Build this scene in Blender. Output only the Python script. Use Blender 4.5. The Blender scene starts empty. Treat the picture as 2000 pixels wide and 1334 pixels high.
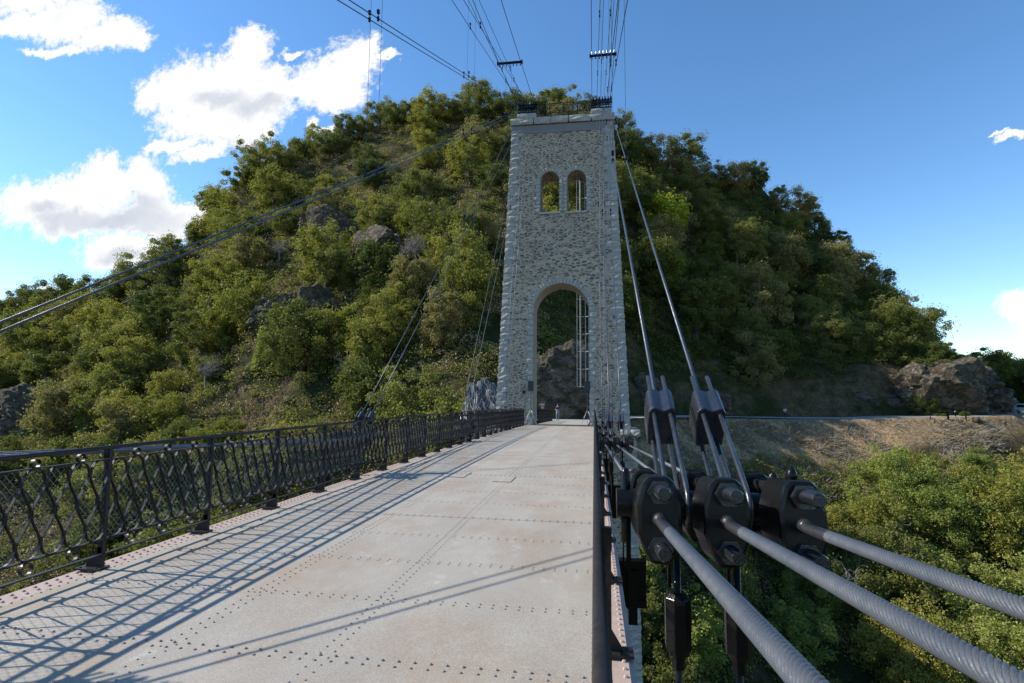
SUN_E = 3.8; SKY_S = 0.13; CLOUD_S = .61; EXPO = 0.8
import bpy, math, random
import numpy as np
from mathutils import Vector, Matrix
from mathutils.geometry import tessellate_polygon
random.seed(7)
RNG = np.random.default_rng(11)
PI = math.pi
scene = bpy.context.scene
COL = scene.collection

# ------------------------------------------------------------------ helpers
def link(o, parent=None):
    COL.objects.link(o)
    if parent is not None:
        o.parent = parent
    return o

def tag(o, label=None, cat=None, group=None, kind=None):
    if label: o['label'] = label
    if cat: o['category'] = cat
    if group: o['group'] = group
    if kind: o['kind'] = kind
    return o

def empty(name, loc=(0, 0, 0), label=None, cat=None, group=None, rz=0.0):
    o = bpy.data.objects.new(name, None)
    o.empty_display_size = 0.2
    link(o); o.location = loc; o.rotation_euler = (0, 0, rz)
    tag(o, label, cat, group)
    return o

class MB:
    """collects polygons in world coordinates, builds one mesh object"""
    def __init__(s):
        s.v = []; s.f = []; s.m = []
    def add(s, vs, fs, mi=0):
        b = len(s.v)
        s.v.extend(tuple(p) for p in vs)
        s.f.extend(tuple(b + i for i in f) for f in fs)
        s.m.extend([mi] * len(fs))
    def box(s, c, d, rot=None, mi=0):
        x, y, z = d[0] / 2, d[1] / 2, d[2] / 2
        vs = [Vector((a * x, b * y, e * z)) for e in (-1, 1) for a, b in ((-1, -1), (1, -1), (1, 1), (-1, 1))]
        if rot is not None: vs = [rot @ v for v in vs]
        cc = Vector(c)
        s.add([v + cc for v in vs], [(3, 2, 1, 0), (4, 5, 6, 7), (0, 1, 5, 4), (1, 2, 6, 5), (2, 3, 7, 6), (3, 0, 4, 7)], mi)
    def tube(s, pts, r, n=8, mi=0, caps=True, closed=False, side=None):
        pts = [Vector(p) for p in pts]
        N = len(pts)
        rr = r if isinstance(r, (list, tuple)) else [r] * N
        base = []
        up = None
        for i, p in enumerate(pts):
            if closed: t = pts[(i + 1) % N] - pts[i - 1]
            elif i == 0: t = pts[1] - pts[0]
            elif i == N - 1: t = pts[-1] - pts[-2]
            else: t = (pts[i + 1] - p).normalized() + (p - pts[i - 1]).normalized()
            t.normalize()
            if up is None:
                up = Vector((0, 0, 1)) if abs(t.z) < 0.9 else Vector((1, 0, 0))
            a = t.cross(up).normalized(); b = a.cross(t).normalized(); up = b
            base.append([p + (a * math.cos(2 * PI * k / n) + b * math.sin(2 * PI * k / n)) * rr[i] for k in range(n)])
        vs = [v for ring in base for v in ring]
        fs = []
        M = N if closed else N - 1
        for i in range(M):
            j = (i + 1) % N
            for k in range(n):
                l = (k + 1) % n
                fs.append((i * n + k, i * n + l, j * n + l, j * n + k))
        if caps and not closed:
            fs.append(tuple(range(n - 1, -1, -1))); fs.append(tuple((N - 1) * n + k for k in range(n)))
        s.add(vs, fs, mi)
    def prism(s, prof, o, ax, ay, az, length, mi=0):
        """profile (x,y) list in plane ax,ay at o, extruded along az"""
        o = Vector(o); ax = Vector(ax); ay = Vector(ay); az = Vector(az)
        n = len(prof)
        a = [o + ax * p[0] + ay * p[1] for p in prof]
        b = [v + az * length for v in a]
        fs = [tuple(range(n - 1, -1, -1)), tuple(range(n, 2 * n))]
        fs += [(i, (i + 1) % n, n + (i + 1) % n, n + i) for i in range(n)]
        s.add(a + b, fs, mi)
    def dome(s, c, r, hgt, n=6, mi=0):
        c = Vector(c)
        vs = [c + Vector((math.cos(2 * PI * k / n) * r, math.sin(2 * PI * k / n) * r, 0)) for k in range(n)]
        vs += [c + Vector((math.cos(2 * PI * k / n) * r * .62, math.sin(2 * PI * k / n) * r * .62, hgt * .8)) for k in range(n)]
        vs.append(c + Vector((0, 0, hgt)))
        fs = [(k, (k + 1) % n, n + (k + 1) % n, n + k) for k in range(n)] + [(n + k, n + (k + 1) % n, 2 * n) for k in range(n)]
        s.add(vs, fs, mi)
    def build(s, name, mat, parent=None, smooth=False, bevel=None, auto=None):
        me = bpy.data.meshes.new(name)
        off = Vector((0, 0, 0))
        if parent is not None:
            q = parent
            while q is not None:
                off += q.location; q = q.parent
        me.from_pydata([tuple(Vector(v) - off) for v in s.v], [], s.f)
        mats = mat if isinstance(mat, (list, tuple)) else [mat]
        for m in mats: me.materials.append(m)
        if len(mats) > 1: me.polygons.foreach_set('material_index', s.m)
        if smooth: me.polygons.foreach_set('use_smooth', [True] * len(s.f))
        me.update()
        if smooth and auto is not None:
            try: me.set_sharp_from_angle(angle=math.radians(auto))
            except Exception: pass
        o = bpy.data.objects.new(name, me)
        link(o, parent)
        if bevel:
            b = o.modifiers.new('bevel', 'BEVEL'); b.width = bevel; b.segments = 2; b.limit_method = 'ANGLE'; b.angle_limit = math.radians(35)
        return o

def np_mesh(name, V, F, mats, parent=None, mi=None, smooth=False, nf=4):
    me = bpy.data.meshes.new(name)
    V = np.asarray(V, dtype=np.float32); F = np.asarray(F, dtype=np.int32)
    me.vertices.add(len(V)); me.vertices.foreach_set('co', V.ravel())
    me.loops.add(F.size); me.loops.foreach_set('vertex_index', F.ravel())
    me.polygons.add(len(F))
    me.polygons.foreach_set('loop_start', np.arange(0, F.size, nf, dtype=np.int32))
    if mi is not None: me.polygons.foreach_set('material_index', np.asarray(mi, dtype=np.int32))
    if smooth: me.polygons.foreach_set('use_smooth', np.ones(len(F), dtype=bool))
    for m in (mats if isinstance(mats, (list, tuple)) else [mats]): me.materials.append(m)
    me.update(calc_edges=True)
    o = bpy.data.objects.new(name, me)
    link(o, parent)
    return o

# ------------------------------------------------------------------ materials
def mat(name, col=(.5, .5, .5), rough=.6, metal=0.0, spec=None):
    m = bpy.data.materials.new(name); m.use_nodes = True
    b = m.node_tree.nodes['Principled BSDF']
    b.inputs['Base Color'].default_value = (*col, 1); b.inputs['Roughness'].default_value = rough
    b.inputs['Metallic'].default_value = metal
    if spec is not None: b.inputs['Specular IOR Level'].default_value = spec
    return m

class NT:
    def __init__(s, m):
        s.t = m.node_tree; s.n = s.t.nodes; s.b = s.n.get('Principled BSDF')
    def node(s, typ, **kw):
        n = s.n.new(typ)
        for k, v in kw.items():
            if k in ('inp',):
                for a, b in v.items(): n.inputs[a].default_value = b
            else: setattr(n, k, v)
        return n
    def L(s, a, b): s.t.links.new(a, b)
    def coord(s, kind='Object'): return s.node('ShaderNodeTexCoord').outputs[kind]
    def mapping(s, src, scale=(1, 1, 1), loc=(0, 0, 0), rot=(0, 0, 0)):
        n = s.node('ShaderNodeMapping'); n.inputs['Scale'].default_value = scale; n.inputs['Location'].default_value = loc; n.inputs['Rotation'].default_value = rot
        s.L(src, n.inputs['Vector']); return n.outputs[0]
    def noise(s, src, scale=5, detail=4, rough=.6, out='Fac', dist=0.0):
        n = s.node('ShaderNodeTexNoise'); n.inputs['Scale'].default_value = scale; n.inputs['Detail'].default_value = detail
        n.inputs['Roughness'].default_value = rough; n.inputs['Distortion'].default_value = dist
        if src is not None: s.L(src, n.inputs['Vector'])
        return n.outputs[out]
    def ramp(s, src, stops):
        n = s.node('ShaderNodeValToRGB'); cr = n.color_ramp
        while len(cr.elements) < len(stops): cr.elements.new(.5)
        for e, (p, c) in zip(cr.elements, stops):
            e.position = p; e.color = (*c, 1) if len(c) == 3 else c
        s.L(src, n.inputs[0]); return n.outputs[0]
    def rng(s, src, a, b, c=0.0, d=1.0, smooth=False):
        n = s.node('ShaderNodeMapRange'); n.inputs[1].default_value = a; n.inputs[2].default_value = b; n.inputs[3].default_value = c; n.inputs[4].default_value = d
        if smooth: n.interpolation_type = 'SMOOTHSTEP'
        s.L(src, n.inputs[0]); return n.outputs[0]
    def mix(s, fac, a, b, mode='MIX'):
        n = s.node('ShaderNodeMix'); n.data_type = 'RGBA'; n.blend_type = mode
        for sock, v in ((n.inputs[0], fac), (n.inputs[6], a), (n.inputs[7], b)):
            if isinstance(v, (int, float)): sock.default_value = v
            elif isinstance(v, tuple): sock.default_value = (*v, 1) if len(v) == 3 else v
            else: s.L(v, sock)
        return n.outputs[2]
    def math(s, op, a, b=None, c=None):
        n = s.node('ShaderNodeMath', operation=op)
        for i, v in enumerate((a, b, c)):
            if v is None: continue
            if isinstance(v, (int, float)): n.inputs[i].default_value = v
            else: s.L(v, n.inputs[i])
        return n.outputs[0]
    def bump(s, h, strength=.3, dist=.02, normal=None):
        n = s.node('ShaderNodeBump'); n.inputs['Strength'].default_value = strength; n.inputs['Distance'].default_value = dist
        s.L(h, n.inputs['Height'])
        if normal is not None: s.L(normal, n.inputs['Normal'])
        return n.outputs[0]
    def color(s, c): s.L(c, s.b.inputs['Base Color'])
    def rough(s, c): s.L(c, s.b.inputs['Roughness'])
    def normal(s, c): s.L(c, s.b.inputs['Normal'])

def m_paint(name, c1, c2, rough=.4, bscale=300, bs=.15, metal=0.0, spec=.5):
    m = mat(name, c1, rough, metal, spec); t = NT(m); co = t.coord()
    n = t.noise(co, 6, 5, .7); t.color(t.mix(t.rng(n, .35, .7), c1, c2))
    t.rough(t.rng(t.noise(co, 30, 3), .3, .7, rough * .75, min(1, rough * 1.35)))
    t.normal(t.bump(t.noise(co, bscale, 2), bs, .002)); return m

M_BLACK = m_paint('black_gloss_paint', (.006, .006, .0065), (.010, .0095, .009), .16, 260, .3, 0, .22)
M_BOLT = m_paint('bolt_paint', (.010, .010, .012), (.018, .018, .02), .22, 160, .35, 0, .55)
M_RAIL = m_paint('railing_paint', (.013, .011, .012), (.022, .019, .019), .45, 150, .15, 0, .35)
M_ROPE = m_paint('rope_steel', (.075, .086, .105), (.12, .125, .135), .40, 260, .3, .25)
M_STAY = m_paint('stay_steel', (.045, .056, .078), (.07, .082, .105), .38, 200, .3, .3)
M_DARKROPE = m_paint('painted_rope', (.02, .02, .023), (.035, .035, .04), .35, 200, .3)
M_GROOVE = mat('rope_groove_shade', (.03, .032, .036), .7)  # grime tone that also paints crease shade into the rope grooves
M_PINK = m_paint('primer_pink', (.385, .28, .235), (.45, .35, .30), .55, 60, .15)
M_GALV = m_paint('galvanised', (.42, .44, .46), (.55, .56, .58), .45, 40, .1, .4)
M_WIRE = m_paint('mesh_wire', (.34, .33, .32), (.45, .44, .42), .35, 40, .1, .6)
M_YEL = m_paint('yellow_strip', (.50, .34, .05), (.40, .28, .06), .6)
M_RUBBER = mat('dark_rubber', (.02, .02, .02), .8)
M_BRIGHTY = mat('yellow_green_tag', (.45, .62, .03), .6)
M_CARWHITE = mat('car_white', (.72, .74, .76), .25)
M_GLASS = mat('car_glass', (.02, .03, .04), .08)
M_SKIN = mat('skin', (.42, .24, .17), .6)
M_HAIR = mat('hair_dark', (.02, .015, .012), .7)
M_SHIRTB = mat('shirt_blue', (.01, .03, .12), .85)
M_SHIRTW = mat('shirt_pale', (.55, .55, .60), .85)
M_JEANS = mat('jeans_pale', (.17, .25, .31), .85)
M_NAVY = mat('trousers_navy', (.012, .014, .03), .85)
M_SHOE = mat('shoe_dark', (.015, .015, .03), .6)
M_HOARD = mat('hoarding_grey', (.20, .22, .25), .7)
M_LENS = mat('lamp_lens', (.4, .4, .38), .15)

def m_deck():
    m = mat('deck_grit_paint', (.5, .48, .45), .85); t = NT(m); co = t.coord()
    fine = t.noise(co, 110, 4, .85); mid = t.noise(co, 9, 6, .65)
    big = t.noise(t.mapping(co, (.9, .35, 1)), 1.6, 4, .6)
    st = t.noise(t.mapping(co, (1, .6, 1), (7, 3, 0)), 1.1, 5, .7)
    c = t.mix(t.rng(big, .3, .7), (.35, .315, .265), (.455, .41, .345))
    c = t.mix(t.math('MULTIPLY', t.rng(st, .47, .64), .75), c, (.36, .27, .195))
    w = t.noise(t.mapping(co, (1, .5, 1), (2, 9, 0)), 2.3, 5, .75)
    c = t.mix(t.math('MULTIPLY', t.rng(w, .60, .74), .55), c, (.66, .65, .62))
    c = t.mix(t.math('MULTIPLY', t.rng(mid, .35, .75), .35), c, (.34, .32, .30))
    c = t.mix(t.rng(fine, .3, .72), t.mix(1.0, c, (.5, .5, .5), 'MULTIPLY'), t.mix(1.0, c, (1.35, 1.34, 1.32), 'MULTIPLY'))
    t.color(c); t.normal(t.bump(fine, .5, .004)); return m
M_DECK = m_deck()
M_RIVET = m_paint('rivet_paint', (.20, .185, .17), (.30, .28, .255), .7)

def m_masonry():
    m = mat('rubble_masonry', (.4, .35, .3), .92); t = NT(m); co = t.coord()
    dn = t.node('ShaderNodeTexNoise'); dn.inputs['Scale'].default_value = 3.2; dn.inputs['Detail'].default_value = 4
    t.L(co, dn.inputs['Vector'])
    vm = t.node('ShaderNodeVectorMath', operation='MULTIPLY_ADD'); t.L(dn.outputs['Color'], vm.inputs[0]); vm.inputs[1].default_value = (.28, .28, .12); t.L(co, vm.inputs[2])
    mp = t.mapping(vm.outputs[0], (3.3, 3.3, 7.2))
    e = t.node('ShaderNodeTexVoronoi', feature='DISTANCE_TO_EDGE'); t.L(mp, e.inputs['Vector']); e.inputs['Scale'].default_value = 1
    f = t.node('ShaderNodeTexVoronoi', feature='F1'); t.L(mp, f.inputs['Vector']); f.inputs['Scale'].default_value = 1
    f.inputs['Randomness'].default_value = 1
    sep = t.node('ShaderNodeSeparateColor'); t.L(f.outputs['Color'], sep.inputs[0])
    # some cells stay buried in mortar: threshold depends on the cell
    th = t.rng(sep.outputs[1], 0, 1, .045, .23)
    mask = t.rng(t.math('SUBTRACT', e.outputs['Distance'], th), -.02, .035, 0, 1, True)
    stone = t.ramp(sep.outputs[0], [(0, (.09, .08, .075)), (.3, (.14, .135, .135)), (.55, (.15, .12, .09)), (.75, (.25, .205, .16)), (1, (.30, .27, .23))])
    sn = t.noise(co, 24, 5, .7)
    stone = t.mix(t.rng(sn, .3, .7), t.mix(1.0, stone, (.8, .8, .8), 'MULTIPLY'), t.mix(1.0, stone, (1.45, 1.4, 1.35), 'MULTIPLY'))
    mn = t.noise(co, 1.2, 5, .6)
    mortar = t.mix(t.rng(mn, .3, .7), (.50, .39, .27), (.60, .485, .355))
    mortar = t.mix(t.rng(sn, .35, .75), mortar, t.mix(1.0, mortar, (.78, .78, .78), 'MULTIPLY'))
    t.color(t.mix(mask, mortar, stone))
    h = t.math('ADD', t.math('MULTIPLY', mask, .8), t.math('MULTIPLY', sn, .5))
    t.normal(t.bump(h, .8, .03)); return m
M_MASON = m_masonry()

def m_granite(name, a, b, c):
    m = mat(name, a, .9); t = NT(m); co = t.coord()
    n1 = t.noise(co, 2.0, 5, .7); n2 = t.noise(co, 26, 5, .75)
    col = t.mix(t.rng(n1, .3, .7), a, b); col = t.mix(t.rng(n2, .45, .75), col, c)
    t.color(col); t.normal(t.bump(t.noise(co, 14, 6, .75), .7, .04)); return m
M_GRAN = m_granite('grey_granite', (.38, .35, .305), (.48, .445, .39), (.25, .235, .21))
M_CONC = m_granite('smooth_concrete', (.40, .39, .36), (.46, .45, .42), (.36, .35, .33))
M_COURSE = m_granite('dark_course', (.22, .21, .20), (.27, .255, .24), (.19, .18, .17))  # stone of the frieze course, darker than the other granite

def m_rock():
    m = mat('cliff_rock', (.2, .19, .18), .95); t = NT(m); co = t.node('ShaderNodeNewGeometry').outputs['Position']
    n1 = t.noise(co, .35, 6, .65); n2 = t.noise(t.mapping(co, (1, 1, 1.6), rot=(.5, .3, 0)), 1.6, 8, .75)
    dn = t.noise(co, .7, 5, .7, 'Color'); vmm = t.node('ShaderNodeVectorMath', operation='MULTIPLY_ADD'); t.L(dn, vmm.inputs[0]); vmm.inputs[1].default_value = (3.2, 3.2, 3.2); t.L(co, vmm.inputs[2])
    v = t.node('ShaderNodeTexVoronoi', feature='DISTANCE_TO_EDGE'); t.L(t.mapping(vmm.outputs[0], (.28, .28, .62), rot=(.4, .35, .2)), v.inputs['Vector']); v.inputs['Scale'].default_value = 1.2
    c = t.mix(t.rng(n1, .35, .65), (.16, .125, .09), (.30, .245, .18))
    c = t.mix(t.rng(n2, .42, .62), t.mix(1.0, c, (.45, .43, .42), 'MULTIPLY'), c)
    c = t.mix(t.rng(v.outputs['Distance'], .0, .05, .8, 0), c, (.03, .027, .024))
    mo = t.noise(co, .9, 6, .7); c = t.mix(t.rng(mo, .50, .60), c, (.07, .07, .03)); c = t.mix(t.rng(t.noise(co, .5, 5, .7), .52, .62), c, (.13, .09, .055))
    t.color(c)
    h = t.math('ADD', n2, t.rng(v.outputs['Distance'], 0, .12))
    t.normal(t.bump(h, .9, .5)); return m
M_ROCK = m_rock()

def m_hill():
    m = mat('hill_soil', (.1, .08, .05), 1.0, spec=.1); t = NT(m)
    geo = t.node('ShaderNodeNewGeometry'); co = geo.outputs['Position']
    sp = t.node('ShaderNodeSeparateXYZ'); t.L(geo.outputs['Normal'], sp.inputs[0])
    n1 = t.noise(co, .11, 6, .65); n2 = t.noise(co, .8, 7, .72); n3 = t.noise(co, 4.0, 4, .7)
    soil = t.mix(t.rng(n2, .35, .65), (.085, .058, .034), (.20, .145, .08))
    soil = t.mix(t.rng(n3, .45, .7), soil, (.045, .035, .02))
    green = t.mix(t.rng(n2, .3, .7), (.02, .026, .009), (.055, .06, .02))
    c = t.mix(t.rng(n1, .40, .52), soil, green)
    rock = t.mix(t.rng(t.noise(co, 1.3, 8, .75), .4, .62), (.05, .045, .04), (.24, .22, .20))
    steep = t.math('ADD', sp.outputs[2], t.math('MULTIPLY', t.math('SUBTRACT', n2, .5), .5))
    c = t.mix(t.rng(steep, .38, .24), c, rock)
    at = t.node('ShaderNodeAttribute'); at.attribute_name = 'bank'
    straw = t.mix(t.rng(t.noise(co, 1.5, 8, .8), .38, .62), (.20, .12, .065), (.50, .36, .20))
    straw = t.mix(t.rng(n3, .5, .72), straw, (.06, .045, .025))
    c = t.mix(t.math('MULTIPLY', at.outputs['Fac'], t.rng(n2, .2, .45)), c, straw)
    t.color(c)
    t.normal(t.bump(t.math('ADD', n2, t.math('MULTIPLY', n3, .4)), .9, .6)); return m
M_HILL = m_hill()

def m_leaf(name, cols, trans=.36):
    m = mat(name, cols[0], .6, spec=.25); t = NT(m)
    oi = t.node('ShaderNodeObjectInfo'); geo = t.node('ShaderNodeNewGeometry'); co = geo.outputs['Position']
    n = t.noise(co, .9, 3, .6); n2 = t.noise(co, 6, 2, .6)
    f = t.math('ADD', t.math('MULTIPLY', oi.outputs['Random'], .55), t.math('MULTIPLY', n, .6))
    c = t.ramp(f, [(.2, cols[0]), (.5, cols[1]), (.8, cols[2])])
    c = t.mix(t.rng(n2, .35, .7), t.mix(1.0, c, (.7, .74, .7), 'MULTIPLY'), t.mix(1.0, c, (1.35, 1.3, 1.1), 'MULTIPLY'))
    t.color(c)
    tr = t.node('ShaderNodeBsdfTranslucent'); t.L(t.mix(1.0, c, (1.3, 1.4, .8), 'MULTIPLY'), tr.inputs[0])
    ms = t.node('ShaderNodeMixShader'); ms.inputs[0].default_value = trans
    out = t.n['Material Output']
    t.L(t.b.outputs[0], ms.inputs[1]); t.L(tr.outputs[0], ms.inputs[2]); t.L(ms.outputs[0], out.inputs[0]); return m
LEAF = {
    'olive': m_leaf('leaf_olive', ((.105, .118, .034), (.16, .17, .048), (.20, .20, .06))),
    'yellow': m_leaf('leaf_yellow', ((.17, .178, .036), (.235, .228, .05), (.29, .265, .065))),
    'dark': m_leaf('leaf_dark', ((.065, .085, .022), (.105, .125, .03), (.145, .155, .038))),
    'brown': m_leaf('leaf_khaki', ((.18, .165, .065), (.24, .21, .09), (.27, .225, .10))),
    'lime': m_leaf('leaf_lime', ((.22, .27, .025), (.28, .33, .03), (.32, .34, .035))),
    'pale': m_leaf('leaf_pale', ((.19, .225, .065), (.25, .285, .075), (.31, .32, .09))),
}
M_BARK = m_paint('bark', (.07, .055, .04), (.14, .115, .09), .95, 30, .5)
M_PALEBARK = m_paint('pale_bark', (.24, .21, .18), (.34, .31, .28), .95, 30, .5)
M_STRAW = m_leaf('dry_brush', ((.16, .11, .055), (.26, .19, .10), (.34, .26, .15)), .1)
M_ROADM = m_granite('road_asphalt', (.30, .29, .28), (.36, .35, .33), (.24, .235, .225))
# ------------------------------------------------------------------ terrain
def vnoise(x, y, seed=0):
    xi = np.floor(x).astype(np.int64); yi = np.floor(y).astype(np.int64)
    xf = x - xi; yf = y - yi
    xf = xf * xf * (3 - 2 * xf); yf = yf * yf * (3 - 2 * yf)
    def hsh(a, b):
        h_ = (a * 374761393 + b * 668265263 + seed * 974634777) & 0x7fffffff
        h_ = ((h_ ^ (h_ >> 13)) * 1274126177) & 0x7fffffff
        return ((h_ ^ (h_ >> 16)) & 0xffff) / 65535.0
    a = hsh(xi, yi); b = hsh(xi + 1, yi); c = hsh(xi, yi + 1); d = hsh(xi + 1, yi + 1)
    return (a * (1 - xf) + b * xf) * (1 - yf) + (c * (1 - xf) + d * xf) * yf
def fbm(x, y, o=5, seed=0, g=.5):
    s = 0; a = 1; t = 0
    for i in range(o):
        s = s + a * vnoise(x, y, seed + i); t += a; a *= g; x = x * 2.03 + 11.3; y = y * 2.03 + 5.7
    return s / t * 2 - 1
H0 = 1.62
#      u      Ylip zlip  Ybase Yridge silh  treeh cliff
TT = [(-2.4,  75, -3.0,  75, 120, .20, 5, 0), (-1.6, 92, -3.0, 92, 140, .20, 6, 0), (-1.3, 92, -3.0, 92, 135, .205, 6, 0),
      (-1.17, 88, -3, 88, 130, .212, 6, 0), (-.92, 80, -3, 80, 128, .284, 7, 0), (-.81, 77, -3, 77, 132, .414, 7.5, 0),
      (-.735, 75, -3, 75, 135, .50, 8, 0), (-.678, 73, -3, 73, 138, .537, 8, 2), (-.475, 68, -3, 68, 142, .582, 8, 0),
      (-.41, 66, -3, 66, 144, .61, 8, 0), (-.26, 62, -3, 62, 146, .62, 8, 1), (-.13, 58, -2, 68, 148, .612, 8, 4),
      (-.06, 57.5, -1.25, 74, 148, .600, 8, 2), (0, 62, -1.3, 81, 150, .58, 8, 2), (.07, 71, -1.4, 87, 150, .527, 8, 2),
      (.135, 78, -1.6, 92, 152, .472, 8, 3), (.21, 84, -1.7, 97, 155, .455, 9, 3), (.29, 90, -2.0, 100, 158, .445, 9, 3),
      (.339, 92, -2.1, 103, 156, .385, 9, 3), (.429, 94, -2.1, 104, 150, .306, 9, 4), (.507, 95, -1.7, 104, 146, .235, 11, 6),
      (.556, 96, -1.6, 103, 142, .186, 9, 9), (.582, 96, -1.5, 102, 134, .085, 2, 10), (.635, 97, -1.4, 106, 122, .036, 1, 4), (.67, 99, -1.2, 122, 150, .03, 3, 1),
      (.70, 101, -1.1, 140, 190, .04, 8, 0), (.9, 110, -1.0, 150, 200, .05, 8, 0), (1.4, 110, -1.0, 150, 200, .08, 8, 0)]
TA = np.array(TT)
TH = np.arctan(TA[:, 0])
def tab(th, k): return np.interp(th, TH, TA[:, k])
def height(x, y):
    x = np.asarray(x, dtype=float); y = np.asarray(y, dtype=float)
    r = np.hypot(x, y) + 1e-6; th = np.arctan2(x, y)
    thc = np.clip(th, TH[0], TH[-1]); cz = np.cos(thc)
    Y = r * cz
    yl = tab(thc, 1); zl = tab(thc, 2); yb = tab(thc, 3); yr = tab(thc, 4); sl = tab(thc, 5); tr = tab(thc, 6); cl = tab(thc, 7)
    Hr = sl * yr + H0 - tr
    t = np.clip((Y - yb) / (yr - yb), 0, 1)
    g = t ** 1.06
    cs = np.clip((Y - yb) / 5.5, 0, 1); cs = cs * cs * (3 - 2 * cs)
    up = zl + cl * cs + np.maximum(Hr - zl - cl, 0) * g
    past = np.maximum(Y - yr, 0)
    up = up - np.minimum(past * .35, Hr + 6)
    slope = np.interp(thc, [math.atan(-.12), math.atan(.05)], [.88, .60])
    dn = zl - slope * np.maximum(yl - Y, 0) - .25 * np.minimum(np.maximum(yl - Y, 0), 2)
    dn = np.maximum(dn, -86 + 0 * r)
    z = np.where(Y < yl, dn, up)
    hill = np.clip((Y - yb) / 6, 0, 1) * np.clip((yr + 60 - Y) / 60, .3, 1)
    low = np.clip((yl - Y) / 8, 0, 1)
    amp = np.maximum(hill, low)
    n1 = fbm(x / 22, y / 22, 4, 3); n2 = fbm(x / 6, y / 6, 4, 9)
    rg = 1 - np.abs(fbm(x / 9 + 3, y / 14, 4, 21)) * 2
    fade = np.where(Y > yr - 25, np.clip((yr + 3 - Y) / 28, .25, 1), 1)
    bankf = np.where((Y < yl) & (thc > math.atan(.1)), .55, 1.0)
    z = z + amp * bankf * fade * (n1 * 3.0 + n2 * 1.3 + rg * 1.3 - .8)
    return z
def bankmask(x, y):
    th = np.clip(np.arctan2(x, y), TH[0], TH[-1]); Y = np.hypot(x, y) * np.cos(th); yl = tab(th, 1); yb = tab(th, 3)
    u = np.tan(th)
    dep = np.interp(u, [-.02, .1, .3, .5, .6], [0, 11, 13, 9, 5])
    n = fbm(x / 7, y / 7, 3, 77) * 3
    m = np.clip((Y - (yl - dep + n)) / 3, 0, 1) * (Y < yl + 2.0)
    return m * (u > -.05)
th1 = np.radians(np.concatenate([np.arange(-180, -66, 6), np.arange(-66, 44, .26), np.arange(44, 181, 6)]))
th1[-1] = math.pi
rs = np.concatenate([np.geomspace(8, 38, 14)[:-1], np.arange(38, 178, .55), np.geomspace(178, 900, 16)])
A, B = np.meshgrid(th1, rs, indexing='ij')
X = np.sin(A) * B; Yy = np.cos(A) * B
Z = height(X, Yy)
Z = np.where(B > 400, Z * 0 + 5 + 10 * fbm(X / 120, Yy / 120, 3, 5), Z)
nt, nr = A.shape
V = np.stack([X, Yy, Z], -1).reshape(-1, 3)
V = np.vstack([V, [[0, 0, -86]]])
idx = np.arange(nt * nr).reshape(nt, nr)
Q = np.stack([idx[:-1, :-1], idx[1:, :-1], idx[1:, 1:], idx[:-1, 1:]], -1).reshape(-1, 4)
Q = Q[:, ::-1]
ground = np_mesh('ground', V, Q, M_HILL, smooth=True)
ground['kind'] = 'structure'
at = ground.data.attributes.new('bank', 'FLOAT', 'POINT')
at.data.foreach_set('value', np.append(bankmask(X, Yy).ravel(), 0).astype(np.float32))

def slope_hit(u, v, y0=40, y1=230):
    """where the sight line with X/Y=u, (Z-eye)/Y=v meets the hillside"""
    Y = np.arange(y0, y1, .25); z = height(u * Y, Y); k = np.nonzero(z > H0 + v * Y)[0]
    if len(k) == 0: return None
    return u * Y[k[0]], Y[k[0]], z[k[0]]

# road along the bench, from the bridge to the right
rc = [(-3.9 / 57.5, 57.6), (-.05, 60), (0, 66.5), (.07, 75.3), (.135, 82.6), (.21, 89.2), (.29, 95.5), (.339, 98), (.429, 99.6), (.507, 99.9), (.563, 100), (.61, 101), (.67, 105), (.75, 112), (.9, 125)]
us = np.array([q[0] for q in rc]); ys = np.array([q[1] for q in rc])
uf = np.linspace(us[0], us[-1], 80); yf = np.interp(uf, us, ys)
for _ in range(3): yf[1:-1] = (yf[:-2] + yf[1:-1] + yf[2:]) / 3
P = np.stack([uf * yf, yf], -1)
mb = MB(); vs = []
for i, p in enumerate(P):
    t = P[min(i + 1, 79)] - P[max(i - 1, 0)]; t = t / np.linalg.norm(t); n = np.array([-t[1], t[0]])
    for w in (-3.4, 3.4):
        q = p + n * w; vs.append((q[0], q[1], float(tab(math.atan2(p[0], p[1]), 2)) + .07 if i > 1 else -1.2))
mb.add(vs, [(2 * i, 2 * i + 2, 2 * i + 3, 2 * i + 1)[::-1] for i in range(79)])
rd = mb.build('road', M_ROADM); rd['kind'] = 'structure'

# ------------------------------------------------------------------ vegetation
def rand_dirs(n):
    d = RNG.normal(size=(n, 3)); return d / np.linalg.norm(d, axis=1)[:, None]
def leaf_quads(C, size, upbias=.5):
    n = len(C)
    N = rand_dirs(n); N[:, 2] = N[:, 2] + upbias * .6; N /= np.linalg.norm(N, axis=1)[:, None]
    T = np.cross(N, rand_dirs(n)); T /= np.linalg.norm(T, axis=1)[:, None] + 1e-9
    Bt = np.cross(N, T)
    s = size * RNG.uniform(.55, 1.25, (n, 1))
    V = np.stack([C - T * s * .5, C - Bt * s * .34, C + T * s * .5, C + Bt * s * .34], 1)
    return V.reshape(-1, 3), np.arange(4 * n).reshape(-1, 4)
def limb(mb, p0, p1, r0, r1, n=6, wob=.12, seg=4):
    p0 = Vector(p0); p1 = Vector(p1); L = (p1 - p0).length
    pts = []; rr = []
    for i in range(seg + 1):
        t = i / seg
        j = Vector((random.uniform(-1, 1), random.uniform(-1, 1), random.uniform(-.5, .5))) * L * wob * (0 if i in (0, seg) else 1) * .6
        pts.append(p0.lerp(p1, t) + j + Vector((0, 0, L * .08 * math.sin(PI * t)))); rr.append(r0 + (r1 - r0) * t)
    mb.tube(pts, rr, n, caps=False)
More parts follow.
